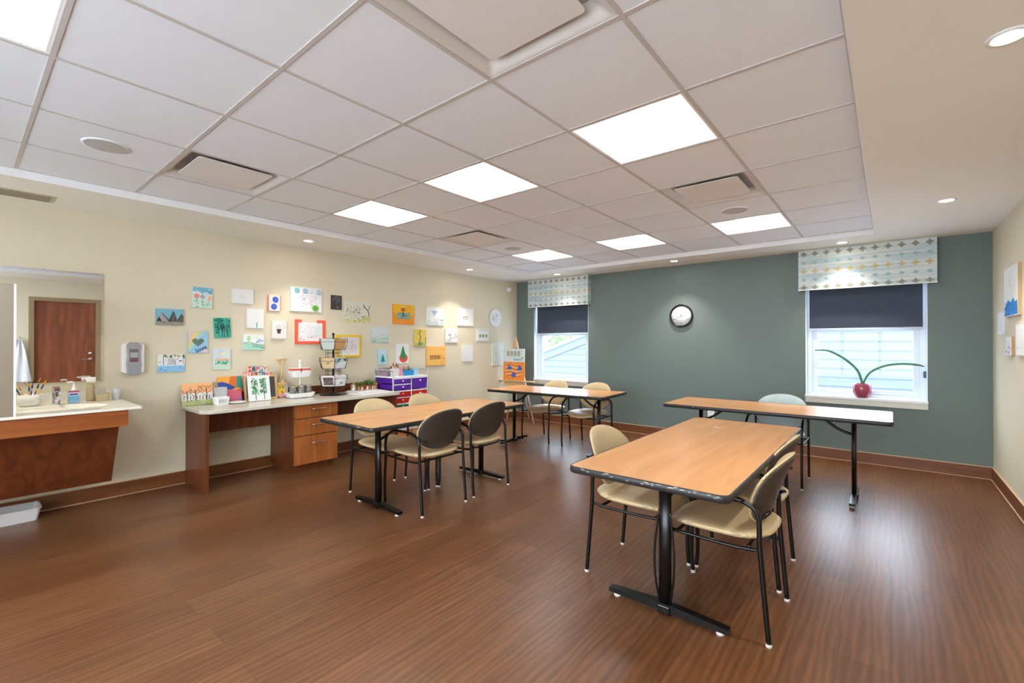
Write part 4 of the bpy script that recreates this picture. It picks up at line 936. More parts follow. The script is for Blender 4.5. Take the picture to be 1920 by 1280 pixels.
m = M(); ro = [rrect(.085, .115, .02), rrect(.10, .135, .024), rrect(.096, .131, .022), rrect(.081, .111, .018)]; zz = [0, .075, .075, .004]; n = len(ro[0])
m.add([(p[0], p[1], z) for r, z in zip(ro, zz) for p in r], [(a_*n+i, a_*n+(i+1) % n, (a_+1)*n+(i+1) % n, (a_+1)*n+i) for a_ in range(3) for i in range(n)]+[[3*n+i for i in range(n)], list(range(n))], WHITE)
for k in range(6): m.add([(.0465+.0035, -.035+.013*k, .02), (.0465+.0035, -.030+.013*k, .02), (.0465+.006, -.030+.013*k, .058), (.0465+.006, -.035+.013*k, .058)], [(0, 1, 2, 3)], C(150, 150, 160))
m.build('basket_body', o)
o = thing('clear_container', 'clear plastic container standing behind the white slotted basket', 'container', (LW+.125, 1.675, ZC))
m = M(); ro = [rrect(.05, .10, .01), rrect(.055, .11, .012), rrect(.052, .107, .011), rrect(.047, .097, .009)]; zz = [0, .165, .165, .004]; n = len(ro[0])
m.add([(p[0], p[1], z) for r, z in zip(ro, zz) for p in r], [(a_*n+i, a_*n+(i+1) % n, (a_+1)*n+(i+1) % n, (a_+1)*n+i) for a_ in range(3) for i in range(n)]+[[3*n+i for i in range(n)]], CLEAR); m.build('container_body', o)
o = M().lathe([(.0001, .002), (.05, .002), (.078, .014), (.08, .016), (.078, .018), (.05, .008), (.0001, .008)], (0, 0, 0), WHITE, 28).build('white_plate', None, (LW+.22, 1.80, ZC)); tag(o, 'shallow white dish before the abstract canvas', 'plate')
o = thing('chalkboard_easel', 'small wooden framed chalkboard standing on the counter', 'chalkboard', (LW+.10, 2.070, ZC+.001), 0); o.rotation_euler = (-.16, 0, PI/2)
m = M(); m.box(-.165, -.014, 0, -.145, 0, .262, PINE).box(.145, -.014, 0, .165, 0, .262, PINE).box(-.145, -.014, 0, .145, 0, .02, PINE).box(-.145, -.014, .242, .145, 0, .262, PINE); m.build('wooden_frame', o)
M().box(-.145, -.008, .02, .145, -.002, .242, C(78, 76, 76)).build('slate', o)
def letters(word, name, y0, y1, z, hgt, x, label, tones):
    o = thing(name, label, 'letter banner', (LW+x, (y0+y1)/2, z), PI/2); n = len(word); w_ = (y1-y0)/n
    for k, chh in enumerate(word):
        m = M(); cx_ = -(y1-y0)/2+(k+.5)*w_; m.box(cx_-w_*.47, -.004, 0, cx_+w_*.47, 0, hgt, C(*tones[k % len(tones)][0]))
        vs, fs = text2d(chh, hgt*1.0, True); m.add([(cx_+p[0], -.0045, hgt/2+p[1]) for p in vs], fs, C(*tones[k % len(tones)][1])); m.build('letter_card', o)
    M().tube([(-(y1-y0)/2, .002, hgt*.5), ((y1-y0)/2, .002, hgt*.5)], .002, PINE, 6).tube([(0, .002, hgt*.5), (0, .002, ZC-z+.003)], .003, PINE, 6).build('holder', o)
TN = [((216, 70, 60), (240, 214, 206)), ((120, 150, 160), (60, 60, 70)), ((226, 196, 186), (200, 70, 60)), ((110, 140, 156), (226, 226, 220)), ((236, 218, 206), (206, 80, 70))]
letters('HAPPY', 'birthday_letters', 1.955, 2.145, 1.045, .062, .045, 'red and grey letter cards reading HAPPY above the chalkboard', TN)
letters('BIRTHDAY', 'birthday_letters', 1.905, 2.20, .985, .060, .055, 'red and grey letter cards reading BIRTHDAY above the chalkboard', [TN[0], TN[4], TN[2], ((206, 150, 110), (120, 50, 40)), TN[3], ((120, 160, 190), (50, 70, 130)), TN[4], TN[2]])
a = Art(.215, .265, base=(224, 228, 228)); a.dabs(20, (.04, .04, .96, .96), .006, [(206, 218, 214), (214, 222, 224)], 52)
for x in (.3, .68): a.dabs(60, (x-.14, .28, x+.14, .88), .008, [(60, 140, 90), (90, 170, 120), (40, 110, 70), (130, 190, 150)], int(x*100), 1.2); a.line([(x+.02, .04), (x+.01, .4), (x-.02, .8)], .005, (110, 66, 56))
for k in range(6): a.line([(.68, .35+.08*k), (.68+(.09 if k % 2 else -.09), .42+.08*k)], .003, (120, 70, 60))
lean(a, 'canvas_painting', .19, 2.017, 'white canvas of two green trees leaning before the small chalkboard', 'painting', .2, GL)
# wooden toy shovel
o = thing('wooden_shovel', 'decorated wooden shovel with a yellow and pink blade leaning on the wall', 'shovel', (LW+.07, 2.300, ZC), PI/2)
o.rotation_euler = (-.10, 0, PI/2)
m = M(); m.tube([(0, -.012, .16), (0, -.012, .375)], .011, PINE, 10); m.tube([(0, -.012, .36), (-.028, -.012, .40), (-.045, -.012, .425)], .008, PINE, 8, 2).tube([(0, -.012, .36), (.028, -.012, .40), (.045, -.012, .425)], .008, PINE, 8, 2).tube([(-.052, -.012, .427), (.052, -.012, .427)], .009, PINE, 8); m.build('handle', o)
M().prism([(-.055, .145), (.055, .145), (.055, .165), (.018, .17), (.01, .195), (-.01, .195), (-.018, .17), (-.055, .165)], 'y', -.024, 0, PINE).build('shoulder', o)
bl = Art(.124, .148, .012, (226, 190, 60)); bl.v = []; bl.f = []; bl.mi = []; bl.sm = []; bl.mats = []
pr_ = [(-.062, .148), (.062, .148), (.062, .06), (.05, .025), (.025, .004), (-.025, .004), (-.05, .025), (-.062, .06)]
bl.prism(pr_, 'y', -.012, 0, C(226, 190, 60)); bl.poly([(.72, 1), (1, 1), (1, .42), (.9, .2), (.78, .5)], (186, 170, 200)).poly([(.1, .2), (.3, .03), (.7, .03), (.88, .2), (.5, .34)], (224, 150, 176)).ell(.33, .78, .07, .09, (80, 130, 150)).ell(.56, .78, .07, .09, (80, 130, 150)).poly([(.38, .48), (.6, .42), (.55, .34), (.42, .38)], (150, 50, 40)).poly([(0, .5), (.12, .5), (.1, .2), (0, .4)], (200, 96, 150)).ell(.86, .3, .05, .06, (70, 50, 70))
bl.build('blade', o)
# two tier caddy with jars
o = thing('tiered_caddy', 'white two tier caddy holding jars and red striped packs', 'caddy', (LW+.20, 2.435, ZC))
def tray(n_, z, w_, l_, hh):
    m = M(); ro = [rrect(w_*.8, l_*.84, .03), rrect(w_, l_, .04), rrect(w_-.008, l_-.008, .036), rrect(w_*.77, l_*.81, .028)]; zz = [z, z+hh, z+hh, z+.005]; n = len(ro[0])
    m.add([(p[0], p[1], q) for r, q in zip(ro, zz) for p in r], [(a_*n+i, a_*n+(i+1) % n, (a_+1)*n+(i+1) % n, (a_+1)*n+i) for a_ in range(3) for i in range(n)]+[[3*n+i for i in range(n)], list(range(n))], WHITE); m.build(n_, o)
tray('lower_tray', 0.006, .20, .29, .05); tray('upper_tray', .23, .15, .225, .055)
M().tube([(0, 0, .01), (0, 0, .40)], .009, WHITE, 12).ball((0, 0, .408), .014, WHITE).build('post', o)
M().lathe([(.0001, 0), (.09, 0), (.09, .006), (.0001, .006)], (0, 0, 0), DGREY, 24).build('turntable_base', o)
JG = mat('jar_glass', (150, 152, 140), .1, alpha=.55); gj = 'glass jars in the lower tray of the white caddy'
def jar(x, y, fill, label, first=[None]):
    t_ = thing('glass_jar', label, 'jar', (LW+.20+x, 2.435+y, ZC+.022), 0, gj)
    M().lathe([(.0001, 0), (.034, 0), (.037, .008), (.037, .085), (.030, .097), (.030, .11), (.028, .11), (.028, .095), (.034, .083), (.034, .006)], (0, 0, 0), JG, 20).build('jar_glass', t_)
    M().lathe([(.0001, .006), (.032, .008), (.032, .07), (.02, .078), (.0001, .08)], (0, 0, 0), mat('jar_fill_%d' % fill[0], fill, .7, noise=.5, nscale=90), 16).build('contents', t_)
    M().lathe([(.031, .098), (.033, .10), (.033, .112), (.031, .113)], (0, 0, 0), mat('jar_ring', (186, 180, 160), .3, metal=.8), 20).build('rim', t_)
jar(.02, -.085, (70, 70, 72), 'glass jar with dark contents, left in the white caddy'); jar(.035, .0, (150, 146, 130), 'glass jar with pale contents, middle front in the white caddy'); jar(-.045, .045, (140, 136, 120), 'glass jar at the back of the lower caddy tray'); jar(.02, .085, (156, 150, 128), 'glass jar with beige contents, right in the white caddy')
for k, (y, lb) in enumerate(((-.055, 'left red striped pack in the upper caddy tray'), (.055, 'right red striped pack in the upper caddy tray'))):
    m = M().box(-.04, -.045, 0, .04, .045, .088, C(226, 226, 228), bev=.004).box(-.041, -.046, .062, .041, .046, .084, C(206, 84, 66)); tag(m.build('striped_pack', None, (LW+.20, 2.435+y, ZC+.24)), lb, 'pack', 'red striped packs in the caddy')
# card rack
o = thing('card_rack', 'black wire rotating rack of greeting cards on the counter', 'card rack', (LW+.235, 2.815, ZC))
M().lathe([(.0001, .035), (.02, .033), (.05, .02), (.15, .005), (.155, 0), (.0001, 0)], (0, 0, 0), BLACK, 32).build('base', o)
M().tube([(0, 0, .02), (0, 0, .70)], .011, BLACK, 12).ball((0, 0, .712), .016, BLACK).build('pole', o)
wr = M()
for k in range(8):
    an = k*PI/4+.39; c_, s_ = math.cos(an), math.sin(an); wr.tube([(.085*c_, .085*s_, .04), (.085*c_, .085*s_, .66)], .0022, BLACK, 6)
for z in (.06, .12, .28, .33, .49, .54, .66): wr.tube([(.085*math.cos(k*PI/8), .085*math.sin(k*PI/8), z) for k in range(17)], .002, BLACK, 6)
for z in (.06, .66):
    for k in range(4): wr.tube([(0, 0, z), (.085*math.cos(k*PI/2), .085*math.sin(k*PI/2), z)], .002, BLACK, 6)
for z in (.105, .31, .53):
    for k in range(6):
        an = k*PI/3+.1; R_ = Matrix.Rotation(an, 3, 'Z')
        P = [R_ @ Vector(p) for p in ((.09, -.075, z), (.12, -.075, z), (.15, -.085, z+.09), (.14, -.09, z+.13))]; Q = [R_ @ Vector(p) for p in ((.09, .075, z), (.12, .075, z), (.15, .085, z+.09), (.14, .09, z+.13))]
        wr.tube(P, .002, BLACK, 6).tube(Q, .002, BLACK, 6).tube([P[1], Q[1]], .002, BLACK, 6).tube([P[2], Q[2]], .002, BLACK, 6)
wr.build('wire_frame', o)
TNC = [(212, 178, 136), (226, 226, 222), (200, 214, 208), (196, 160, 112), (230, 228, 224), (216, 196, 160)]
cardn = 0; 
desc = {(2, 0): 'kraft brown card', (1, 0): 'white card with a grey mountain drawing', (0, 0): 'white card with a black sketch'}
for lv, z in enumerate((.105, .31, .53)):
    for k in range(6):
        an = k*PI/3+.1; w_, h_ = .150, .125
        col = {(2, 0): (196, 152, 100), (2, 5): (206, 212, 206), (1, 5): (220, 190, 146), (1, 0): (214, 224, 224), (0, 5): (228, 226, 224), (0, 0): (230, 230, 230)}.get((lv, k), TNC[(k*2+lv*3) % 6])
        a = Art(w_, h_, .003, col); sd = lv*7+k
        if (lv, k) == (1, 0): a.rect(0, .3, .3, 1, (150, 190, 176)).poly([(.3, .5), (.5, .85), (.7, .9), (1, .6), (1, .95), (.3, .95)], (96, 88, 80)).rect(0, 0, 1, .42, (206, 212, 220))
        elif (lv, k) == (0, 5): a.rect(.12, .1, .9, .85, (110, 84, 88)).dabs(16, (.15, .15, .85, .8), .008, [(60, 44, 48), (150, 130, 130), (200, 180, 176)], 70, .5)
        elif (lv, k) == (0, 0): a.line([(.1, .85), (.12, .15), (.9, .15), (.92, .85), (.1, .85)], .004, (60, 60, 64), 1).line([(.5, .2), (.55, .42), (.6, .2), (.66, .42), (.72, .2), (.84, .5)], .005, K)
        elif (lv, k) == (1, 5): a.line([(.1, .9), (.45, .4), (.85, .9)], .003, (110, 90, 70)).line([(.4, .6), (.45, .45), (.55, .58)], .006, (60, 60, 80))
        elif (lv, k) == (2, 5): a.rect(.1, .1, .9, .9, (196, 204, 198))
        elif k % 2 == 0 and (lv, k) != (2, 0): a.dabs(14, (.15, .2, .85, .8), .008, [(70, 70, 74), (130, 126, 120), (96, 110, 96)], 60+sd, .5).line([(.1, .1), (.9, .1)], .002, K).line([(.1, .9), (.9, .9)], .002, K)
        elif (lv, k) != (2, 0): a.dabs(12, (.2, .2, .8, .8), .010, [(120, 84, 80), (90, 110, 90), (160, 150, 130)], 60+sd, 1.2)
        where = ['facing the room', 'turned to the far right side', 'at the back right', 'facing the wall', 'at the back left', 'turned to the left'][k]
        oo = a.build('greeting_card'); R_ = Matrix.Rotation(an, 3, 'Z'); p = R_ @ Vector((.112, 0, 0))
        oo.location = (LW+.235+p.x, 2.815+p.y, ZC+z+.004); oo.rotation_euler = (.22, 0, an+PI/2)
        tag(oo, '%s greeting card in the %s tier of the rack, %s' % (['brown', 'pale'][0 if sum(col) < 560 else 1], ['bottom', 'middle', 'top'][lv], where), 'greeting card', 'greeting cards in the wire rack'); cardn += 1
# papers / trays, planter, figurine
m = M(); m.prism([(-.13, -.25), (.13, -.22), (.12, .26), (-.12, .25)], 'z', 0, .006, C(226, 226, 226)).prism([(-.11, -.23), (.10, -.24), (.11, .22), (-.13, .24)], 'z', .006, .011, C(232, 230, 226)); tag(m.build('paper_stack', None, (LW+.42, 3.215, ZC)), 'loose white papers at the front of the counter right end', 'papers')
m = M(); m.prism([(-.15, -.19), (.14, -.2), (.15, .2), (-.14, .19)], 'z', 0, .010, C(222, 220, 216)).box(-.13, -.17, .010, .13, .17, .02, C(230, 230, 230)); tag(m.build('white_board_sheet', None, (LW+.235, 3.24, ZC)), 'flat white boards stacked under the planter box', 'board')
o = thing('planter_box', 'small wooden planter box with green plants at the counter end', 'planter', (LW+.13, 3.29, ZC+.02))
m = M(); m.box(-.05, -.16, 0, .05, -.15, .07, PINE).box(-.05, .15, 0, .05, .16, .07, PINE).box(.04, -.15, 0, .05, .15, .055, wood('planter_wood', (120, 78, 44), (150, 100, 58), .6, 'Y', 6, 8)).box(-.05, -.15, 0, -.04, .15, .07, PINE).box(-.04, -.15, 0, .04, .15, .004, PINE); m.build('box', o)
M().box(-.04, -.15, .03, .04, .15, .05, mat('soil_brown', (92, 66, 44), .9, noise=.3, nscale=80)).build('soil', o)
for k, (y, n_, hh, nm) in enumerate(((-.08, 26, .09, 'foliage'), (.08, 34, .13, 'foliage'))):
    m = M(); r = random.Random(k+5)
    for i in range(n_):
        a_ = r.uniform(0, 2*PI); e_ = r.uniform(.3, 1.3); L_ = r.uniform(.4, 1)*hh; b0 = Vector((0, y+r.uniform(-.03, .03), .05)); dr = Vector((math.cos(a_)*math.cos(e_), math.sin(a_)*math.cos(e_), math.sin(e_)))
        s_ = dr.cross(Vector((0, 0, 1))).normalized()*.010; mid = b0+dr*L_*.6; tp = b0+dr*L_-Vector((0, 0, .01))
        m.add([b0, mid+s_, tp, mid-s_], [(0, 1, 2, 3)], C(*r.choice([(96, 140, 62), (120, 156, 80), (70, 116, 52)])))
    m.build(nm, o)
gp = 'small craft pieces in front of the planter'
for k in range(7):
    c_ = [(196, 130, 110), (206, 186, 140), (170, 60, 60), (214, 200, 176), (150, 110, 80), (220, 160, 150), (190, 180, 120)][k]
    nm = ['pink', 'cream', 'red', 'ivory', 'brown', 'rose', 'straw'][k]
    tag(M().lathe([(.0001, 0), (.014, 0), (.018, .012), (.010, .03), (.012, .04), (.0001, .046)], (0, 0, 0), C(*c_), 10).build('craft_flower', None, (LW+.205+.012*(k % 2), 3.17+.038*k, ZC+.02)), '%s coloured small craft piece before the planter box' % nm, 'craft piece', gp)
o = thing('snowman_figurine', 'small white snowman like figurine left of the planter', 'figurine', (LW+.19, 3.105, ZC+.02))
M().ball((0, 0, .022), .022, WHITE).ball((0, 0, .056), .017, WHITE).build('body', o); M().lathe([(.018, .068), (.010, .072), (.009, .094), (.0001, .095)], (0, 0, 0), C(196, 186, 150), 12).build('hat', o)

# ------------------------------------------------------------ coloured drawer cart
CY0, CY1, CD = 3.515, 4.075, .40
o = thing('drawer_cart', 'rolling craft cart with purple, red and green plastic drawers', 'drawer cart', (LW+.03, 0, 0))
TUBE = mat('cart_tube', (196, 198, 202), .3, metal=.6); 
f = M()
for y in (CY0, CY1):
    f.tube([(CD, y, .06), (CD, y, .93), (CD-.02, y, .985), (CD-.06, y, 1.0), (.06, y, 1.0), (.02, y, .985), (0, y, .93), (0, y, .06)], .010, TUBE, 8, 3)
f.tube([(0, CY0, .985), (0, CY1, .985)], .008, TUBE, 8)
YM = (CY0+CY1)/2+.005
f.tube([(CD, YM, .06), (CD, YM, .915)], .009, TUBE, 8).tube([(0, YM, .06), (0, YM, .915)], .009, TUBE, 8)
for z in (.07, .25, .42, .575, .74): 
    f.tube([(CD, CY0, z), (CD, CY1, z)], .006, TUBE, 8)
    for y in (CY0, CY1): f.tube([(0, y, z), (CD, y, z)], .006, TUBE, 8)
f.build('tube_frame', o)
M().box(-.005, CY0-.005, .905, CD+.008, CY1+.005, .925, WHITE, bev=.005).build('top_shelf', o)
cw = M()
for x in (.02, CD-.02):
    for y in (CY0, CY1): cw.lathe([(.0001, -.012), (.024, -.012), (.026, 0), (.024, .012), (.0001, .012)], (x, y, .026), DGREY, 14, axis='y').box(x-.008, y-.014, .04, x+.008, y+.014, .07, DGREY)
cw.build('casters', o)
PUR, RED, GRN, BLU, ORG = [mat(n_, c_, .25, alpha=.93) for n_, c_ in (('drawer_purple', (96, 40, 168)), ('drawer_red', (214, 44, 34)), ('drawer_green', (28, 128, 74)), ('drawer_blue', (40, 104, 190)), ('drawer_orange', (230, 130, 50)))]
def cdraw(y0, y1, z0, z1, mt, nm):
    m = M(); t_ = .012
    m.prism([(y0+t_, z0), (y1-t_, z0), (y1, z1), (y0, z1)], 'x', CD-.012, CD+.006, mt)
    m.prism([(y0+t_, z0), (y0+t_+.004, z0), (y0+.004, z1), (y0, z1)], 'x', .02, CD-.012, mt).prism([(y1-t_-.004, z0), (y1-t_, z0), (y1, z1), (y1-.004, z1)], 'x', .02, CD-.012, mt)
    m.box(.02, y0+t_, z0, CD-.012, y1-t_, z0+.003, mt).box(.02, y0+t_, z0, .024, y1-t_, z1-.01, mt).box(CD-.012, y0-.002, z1-.006, CD+.012, y1+.002, z1+.004, WHITE)
    dd = m.build(nm, o); M().ball((CD+.016, (y0+y1)/2, (z0+z1)/2+(.0 if z1-z0 < .12 else .035)), .011, WHITE, 8).build('knob', dd)
ya, yb, yc, yd = CY0+.012, YM-.012, YM+.012, CY1-.014
for z0, z1, mt, nm in ((.835, .900, PUR, 'purple_drawer'), (.755, .823, PUR, 'purple_drawer'), (.668, .735, RED, 'red_drawer'), (.585, .655, RED, 'red_drawer'), (.50, .57, GRN, 'green_drawer'), (.43, .49, GRN, 'green_drawer'), (.34, .41, BLU, 'blue_drawer'), (.26, .33, BLU, 'blue_drawer'), (.09, .24, ORG, 'orange_drawer')): cdraw(ya, yb, z0, z1, mt, nm)
for z0, z1, mt, nm in ((.755, .900, PUR, 'purple_drawer'), (.585, .735, RED, 'red_drawer'), (.43, .57, GRN, 'green_drawer'), (.26, .41, BLU, 'blue_drawer'), (.09, .24, ORG, 'orange_drawer')): cdraw(yc, yd, z0, z1, mt, nm)
ZK = .925
o = M().box(-.09, -.075, 0, .09, .075, .10, mat('mauve_clear', (170, 140, 164), .25, alpha=.8), bev=.006).box(-.094, -.079, .088, .094, .079, .10, mat('mauve_lid', (186, 160, 178), .3)).build('plastic_box', None, (LW+.19, 3.50+.10, ZK)); tag(o, 'mauve translucent lidded box on the cart', 'box')
o = thing('marker_cup', 'white cup of coloured markers on the cart', 'cup', (LW+.345, 3.60, ZK))
m = M(); ro = [rrect(.06, .085, .01), rrect(.07, .105, .012), rrect(.066, .101, .01), rrect(.056, .081, .008)]; zz = [0, .10, .10, .004]; n = len(ro[0])
m.add([(p[0], p[1], z) for r, z in zip(ro, zz) for p in r], [(a_*n+i, a_*n+(i+1) % n, (a_+1)*n+(i+1) % n, (a_+1)*n+i) for a_ in range(3) for i in range(n)]+[[3*n+i for i in range(n)]], C(232, 226, 224)); m.build('cup_body', o)
MK = [('navy', (44, 40, 110)), ('red', (206, 50, 50)), ('pink', (226, 120, 150)), ('yellow', (232, 190, 50)), ('orange', (224, 110, 40)), ('green', (90, 150, 80)), ('dark blue', (60, 50, 130)), ('crimson', (176, 30, 60))]
for k, (nm, c_) in enumerate(MK):
    t_ = thing('marker_pen', '%s marker standing in the white cup on the cart' % nm, 'marker', (LW+.335+.018*(k % 2), 3.567+.010*k, ZK+.006), 0, 'markers in the white cup'); tz = Vector((.008*((k % 3)-1), .02*(k/7-.5), .13+.012*((k*3) % 4)))
    M().tube([(0, 0, 0), tz*.72], .006, C(230, 226, 220), 8).build('barrel', t_); M().tube([tz*.72, tz], .0068, C(*c_), 8).build('cap', t_)
o = Art(.085, .115, .01, (216, 160, 180)); o.dabs(9, (.1, .1, .9, .9), .008, [(236, 200, 210), (190, 110, 140)], 80); o = o.build('pink_card_box', None, (LW+.335, 3.695, ZK), (-.12, 0, PI/2)); tag(o, 'pink patterned card standing beside the marker cup', 'card')
o = M().prism([(-.015, 0), (.03, 0), (.0, .11), (-.02, .11)], 'x', -.02, .02, C(120, 36, 40)).build('red_book', None, (LW+.30, 3.655, ZK)); tag(o, 'dark red wedge shaped case behind the pink card', 'case')
o = thing('pencil_basket', 'bright blue basket packed with pencils on the cart', 'basket', (LW+.30, 3.83, ZK))
m = M(); ro = [rrect(.09, .155, .012), rrect(.10, .175, .014), rrect(.096, .171, .012), rrect(.086, .151, .01)]; zz = [0, .07, .07, .004]; n = len(ro[0])
m.add([(p[0], p[1], z) for r, z in zip(ro, zz) for p in r], [(a_*n+i, a_*n+(i+1) % n, (a_+1)*n+(i+1) % n, (a_+1)*n+i) for a_ in range(3) for i in range(n)]+[[3*n+i for i in range(n)]], C(30, 142, 200)); m.build('basket_body', o)
PC = [('brown', (130, 90, 70)), ('orange', (210, 110, 70)), ('grey', (120, 120, 124)), ('red', (190, 70, 60)), ('tan', (190, 150, 110)), ('teal', (70, 140, 140)), ('green', (90, 130, 90)), ('black', (60, 56, 56)), ('coral', (214, 120, 100)), ('slate', (90, 100, 116))]
for k, (nm, c_) in enumerate(PC):
    t_ = thing('pencil', '%s pencil in the bright blue basket' % nm, 'pencil', (LW+.285+.02*(k % 3-1), 3.775+.012*k, ZK+.006), 0, 'pencils in the blue basket'); tz = Vector((.01*(k % 3-1), .01*((k*2) % 3-1), .11+.006*(k % 4)))
    M().tube([(0, 0, 0), tz*.9], .0038, C(*c_), 6).build('shaft', t_); M().tube([tz*.9, tz], [.0038, .0008], C(216, 190, 150), 6).build('point', t_)
o = Art(.095, .10, .008, (158, 196, 216)); o.dabs(7, (.1, .1, .9, .9), .008, [(220, 230, 236), (110, 160, 190)], 81); o = o.build('blue_card_box', None, (LW+.33, 3.955, ZK), (-.15, 0, PI/2)); tag(o, 'pale blue patterned card at the right of the blue basket', 'card')
m = M(); m.prism([(-.11, -.16), (.02, -.17), (.09, .14), (-.05, .17)], 'z', 0, .006, PINE).prism([(-.03, -.10), (.0, -.11), (.05, .13), (.02, .14)], 'z', .006, .012, C(206, 186, 150)); tag(m.build('wooden_sheet', None, (LW+.22, 3.90, ZK)), 'thin sheets of wood lying on the cart top', 'wood sheet')

# ------------------------------------------------------------ easel in the far left corner
EY = 6.08
o = thing('display_easel', 'light wooden easel with white legs in the far left corner', 'easel', (-4.97, EY, 0))
WL_ = mat('easel_white', (226, 216, 204), .5)
m = M(); m.tube([(.0, .05, 1.44), (.33, .12, .0)], .014, WL_, 4); m.build('leg', o)
m = M(); m.tube([(-.02, .05, 1.44), (-.26, .12, 0)], .014, WL_, 4); m.build('leg', o)
m = M(); m.tube([(0, .08, 1.38), (.02, .40, 0.01)], .014, WL_, 4); m.build('leg', o)
M().prism([(-.03, 1.40), (.0, 1.46), (.022, 1.42), (.06, 1.28), (-.06, 1.28)], 'y', .03, .05, PINE).build('top_bracket', o)
M().box(-.40, -.03, .70, .41, .05, .718, PINE, bev=.003).build('tray', o)
M().box(-.235, .0, .62, .235, .02, .69, PINE).build('lower_rail', o)
a = Art(.46, .225, .018, (208, 216, 214))
for k in range(4): a.ell(.24+.17*k, .62, .07, .22, (140, 146, 128)).ell(.24+.17*k, .62, .05, .16, (170, 172, 150)).line([(.24+.17*k, .42), (.25+.17*k, .12)], .012, (226, 228, 224))
a.rect(.5, .1, .9, .25, (140, 180, 196)).ell(.93, .3, .03, .06, (60, 80, 100))
tag(a.build('canvas_painting', None, (-4.97, EY+.0, 1.035), (-.03, 0, 0)), 'canvas of round grey trees on the easel, upper of two', 'painting', 'canvases on the easel')
a = Art(.46, .312, .018, (228, 138, 52)); 
for cx_, cy_ in ((.3, .68), (.78, .66), (.5, .3)): a.ell(cx_, cy_, .12, .15, (60, 100, 170))
for k in range(7):
    y_ = .2+.1*k; a.line([(.12, y_), (.35, y_+.07), (.6, y_-.02), (.88, y_+.05)], .007, (236, 230, 224) if k % 2 else (170, 60, 60))
for cx_, cy_ in ((.3, .68), (.8, .66), (.52, .3)): a.ell(cx_, cy_, .08, .1, (56, 96, 168))
a.dabs(12, (.02, .02, .98, .12), .008, [(236, 190, 120), (214, 110, 40)], 90).dabs(10, (.02, .88, .98, .98), .008, [(236, 190, 120), (214, 110, 40)], 91)
tag(a.build('canvas_painting', None, (-4.97, EY+.0, .7195), (-.03, 0, 0)), 'orange canvas with blue disks and striped waves, lower on the easel', 'painting', 'canvases on the easel')

# ------------------------------------------------------------ plant on the window stool
o = thing('potted_amaryllis', 'mauve glazed pot with two long arching leaves on the right window sill', 'potted plant', (-.243, BW+.025, WR[2]))
POT = mat('mauve_glaze', (158, 70, 92), .15, noise=.25, nscale=14)
M().lathe([(.0001, 0), (.05, 0), (.066, .02), (.084, .06), (.088, .10), (.080, .145), (.076, .158), (.071, .158), (.074, .14), (.078, .10), (.05, .02), (.0001, .015)], (0, 0, 0), POT, 32).build('pot', o)
M().lathe([(.074, .135), (.03, .142), (.0001, .144)], (0, 0, 0), mat('potting_soil', (70, 54, 42), .9), 20).build('soil', o)
def leaf(P, nm):
    Q = catmull([(p[0], p[1], p[2]) for p in P], 7); n = len(Q); vs = []
    for i, p in enumerate(Q):
        t_ = (Q[min(i+1, n-1)]-Q[max(i-1, 0)]).normalized(); f_ = i/(n-1); w_ = .005+.014*math.sin(PI*min(1, f_*.92+.08))**.8
        s_ = (Vector((0, .62, 0))+t_.cross(Vector((0, 1, 0)))*.78).normalized(); nn = t_.cross(s_).normalized()
        for q, dz in ((-1, .004), (0, -.003), (1, .004)): vs.append(p+s_*w_*q+nn*dz*(-1))
        for q, dz in ((1, .0055), (0, -.0015), (-1, .0055)): vs.append(p+s_*w_*q*.98-nn*(dz+.0015))
    m = M(); m.add(vs, [(i*6+k, i*6+(k+1) % 6, (i+1)*6+(k+1) % 6, (i+1)*6+k) for i in range(n-1) for k in range(6)], mat('leaf_green', (66, 116, 84), .4), True); return m.build(nm, o)
leaf([(0, 0, .14), (-.01, 0, .19), (-.045, 0, .30), (-.135, .005, .405), (-.245, .01, .487), (-.34, .012, .528), (-.45, .015, .530)], 'leaf')
leaf([(.005, 0, .14), (.018, 0, .20), (.07, 0, .293), (.172, .0, .362), (.28, .005, .392), (.385, .005, .398), (.48, .005, .386), (.53, .005, .372)], 'leaf')

# ------------------------------------------------------------ outside
struct(M().box(-20, -30, -1.2, 16, REAR-T-.3, -1.0, mat('added_bounce_ground', (206, 208, 210), .9)), 'outside_ground')  # unseen pale ground added to bounce sky light in through the rear opening
struct(M().box(-16, BW+T, -1.2, 12, BW+30, -1.0, mat('outside_ground', (232, 238, 244), .9)), 'outside_ground')
HY = BW+6.0
nb = thing('neighbouring_building', 'white sided building with a sloping roof edge outside the windows', 'building', (0, HY, 0))
m = M()
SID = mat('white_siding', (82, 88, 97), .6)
rx0, rz0, sl = -9.0, .30, .255      # rake line: z = rz0 + (x-rx0)*sl
def rk(x): return 1.34+(x+8.05)*.345
k = 0; z = -1.0
while z < 2.15:
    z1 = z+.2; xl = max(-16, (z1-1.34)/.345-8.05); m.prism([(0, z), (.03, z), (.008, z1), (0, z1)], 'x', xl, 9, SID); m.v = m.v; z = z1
m2 = M(); 
for (vx) in [0]: pass
m.v = [(x, -y, zz_) for x, y, zz_ in m.v]
m.build('siding', nb)
M().prism([(-16, rk(-16)), (-5.56, rk(-5.56)), (-5.56, rk(-5.56)+.10), (-16, rk(-16)+.10)], 'y', -.12, .3, mat('roof_edge_trim', (120, 140, 160), .5)).build('rake_board', nb)
M().box(-5.56, -.12, 2.2, 9, .3, 2.3, mat('roof_edge_trim', (120, 140, 160), .5)).build('eave_board', nb)
M().prism([(-16, rk(-16)-.24), (-5.56, rk(-5.56)-.24), (-5.56, rk(-5.56)), (-16, rk(-16))], 'y', -.06, 0, SID).build('fascia', nb)
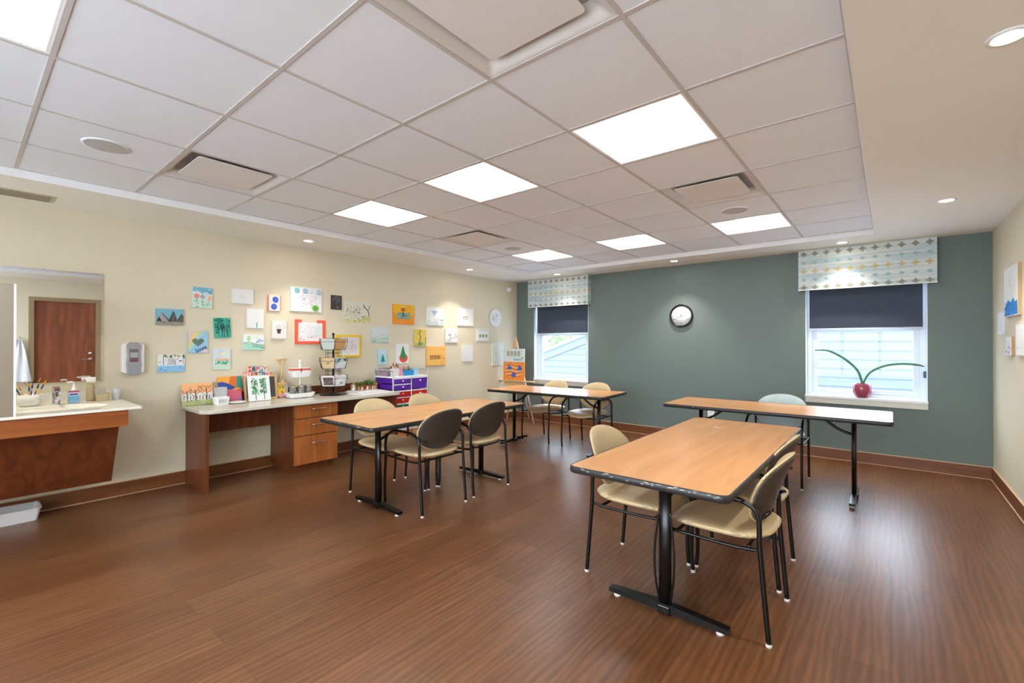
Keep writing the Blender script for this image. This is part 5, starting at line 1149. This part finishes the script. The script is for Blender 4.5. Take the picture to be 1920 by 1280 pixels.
M().prism([(-14.5, -1), (9, -1), (9, 2.2), (-5.56, 2.2), (-14.5, rk(-14.5))], 'y', 0, .3, SID).build('wall_core', nb)
def make_tree(x, y, h, seed, label):
    t_ = thing('leafy_tree', label, 'tree', (x, y, -1.0), 0, 'trees beyond the white building'); r = random.Random(seed)
    m = M(); m.tube([(0, 0, 0), (.05, 0, h*.4), (0, .05, h*.7)], [.12, .05], mat('bark', (92, 78, 64), .9), 8, 3)
    for k in range(5):
        a_ = k*1.3; m.tube([(0, 0, h*(.35+.06*k)), (math.cos(a_)*.6, math.sin(a_)*.6, h*(.55+.06*k))], [.04, .015], mat('bark', (92, 78, 64), .9), 6)
    m.build('trunk', t_)
    m = M(); G_ = [C(110, 140, 84), C(84, 118, 68), C(140, 166, 108)]
    for k in range(900):
        a_ = r.uniform(0, 2*PI); b_ = math.acos(r.uniform(-1, 1)); q = r.uniform(.5, 1)**.5
        c_ = Vector((1.2*q*math.sin(b_)*math.cos(a_), 1.2*q*math.sin(b_)*math.sin(a_), h*.66+h*.34*q*math.cos(b_)))
        u = Vector((r.uniform(-1, 1), r.uniform(-1, 1), r.uniform(-1, 1))).normalized(); w_ = u.orthogonal().normalized(); s_ = r.uniform(.06, .13)
        m.add([c_-u*s_, c_+w_*s_*.6, c_+u*s_, c_-w_*s_*.6], [(0, 1, 2, 3)], G_[k % 3])
    m.build('foliage', t_)
make_tree(-12.6, 17.0, 4.4, 1, 'leafy tree outside the left window, at the left of the pane')
make_tree(-9.9, 16.2, 4.2, 2, 'leafy tree outside the left window, nearer the roof edge')

# ------------------------------------------------------------ world, camera
w = bpy.data.worlds.new('World'); sc.world = w; w.use_nodes = True
bg = w.node_tree.nodes['Background']; bg.inputs[0].default_value = (.79, .895, 1.0, 1); bg.inputs[1].default_value = 6
cam = bpy.data.cameras.new('camera'); co = bpy.data.objects.new('camera', cam); COL.objects.link(co)
cam.sensor_width = 36; cam.lens = 36*857.9/1920; cam.clip_start = .02
co.location = (0, 0, 1.35); co.rotation_euler = (PI/2+.0043, 0, .6899)
sc.camera = co
vs_ = sc.view_settings; vs_.view_transform = 'Standard'; vs_.look = 'None'; vs_.gamma = 1; vs_.exposure = 1.12; vs_.use_curve_mapping = False
sc.cycles.max_bounces = 10; sc.cycles.diffuse_bounces = 6; sc.cycles.transparent_max_bounces = 12
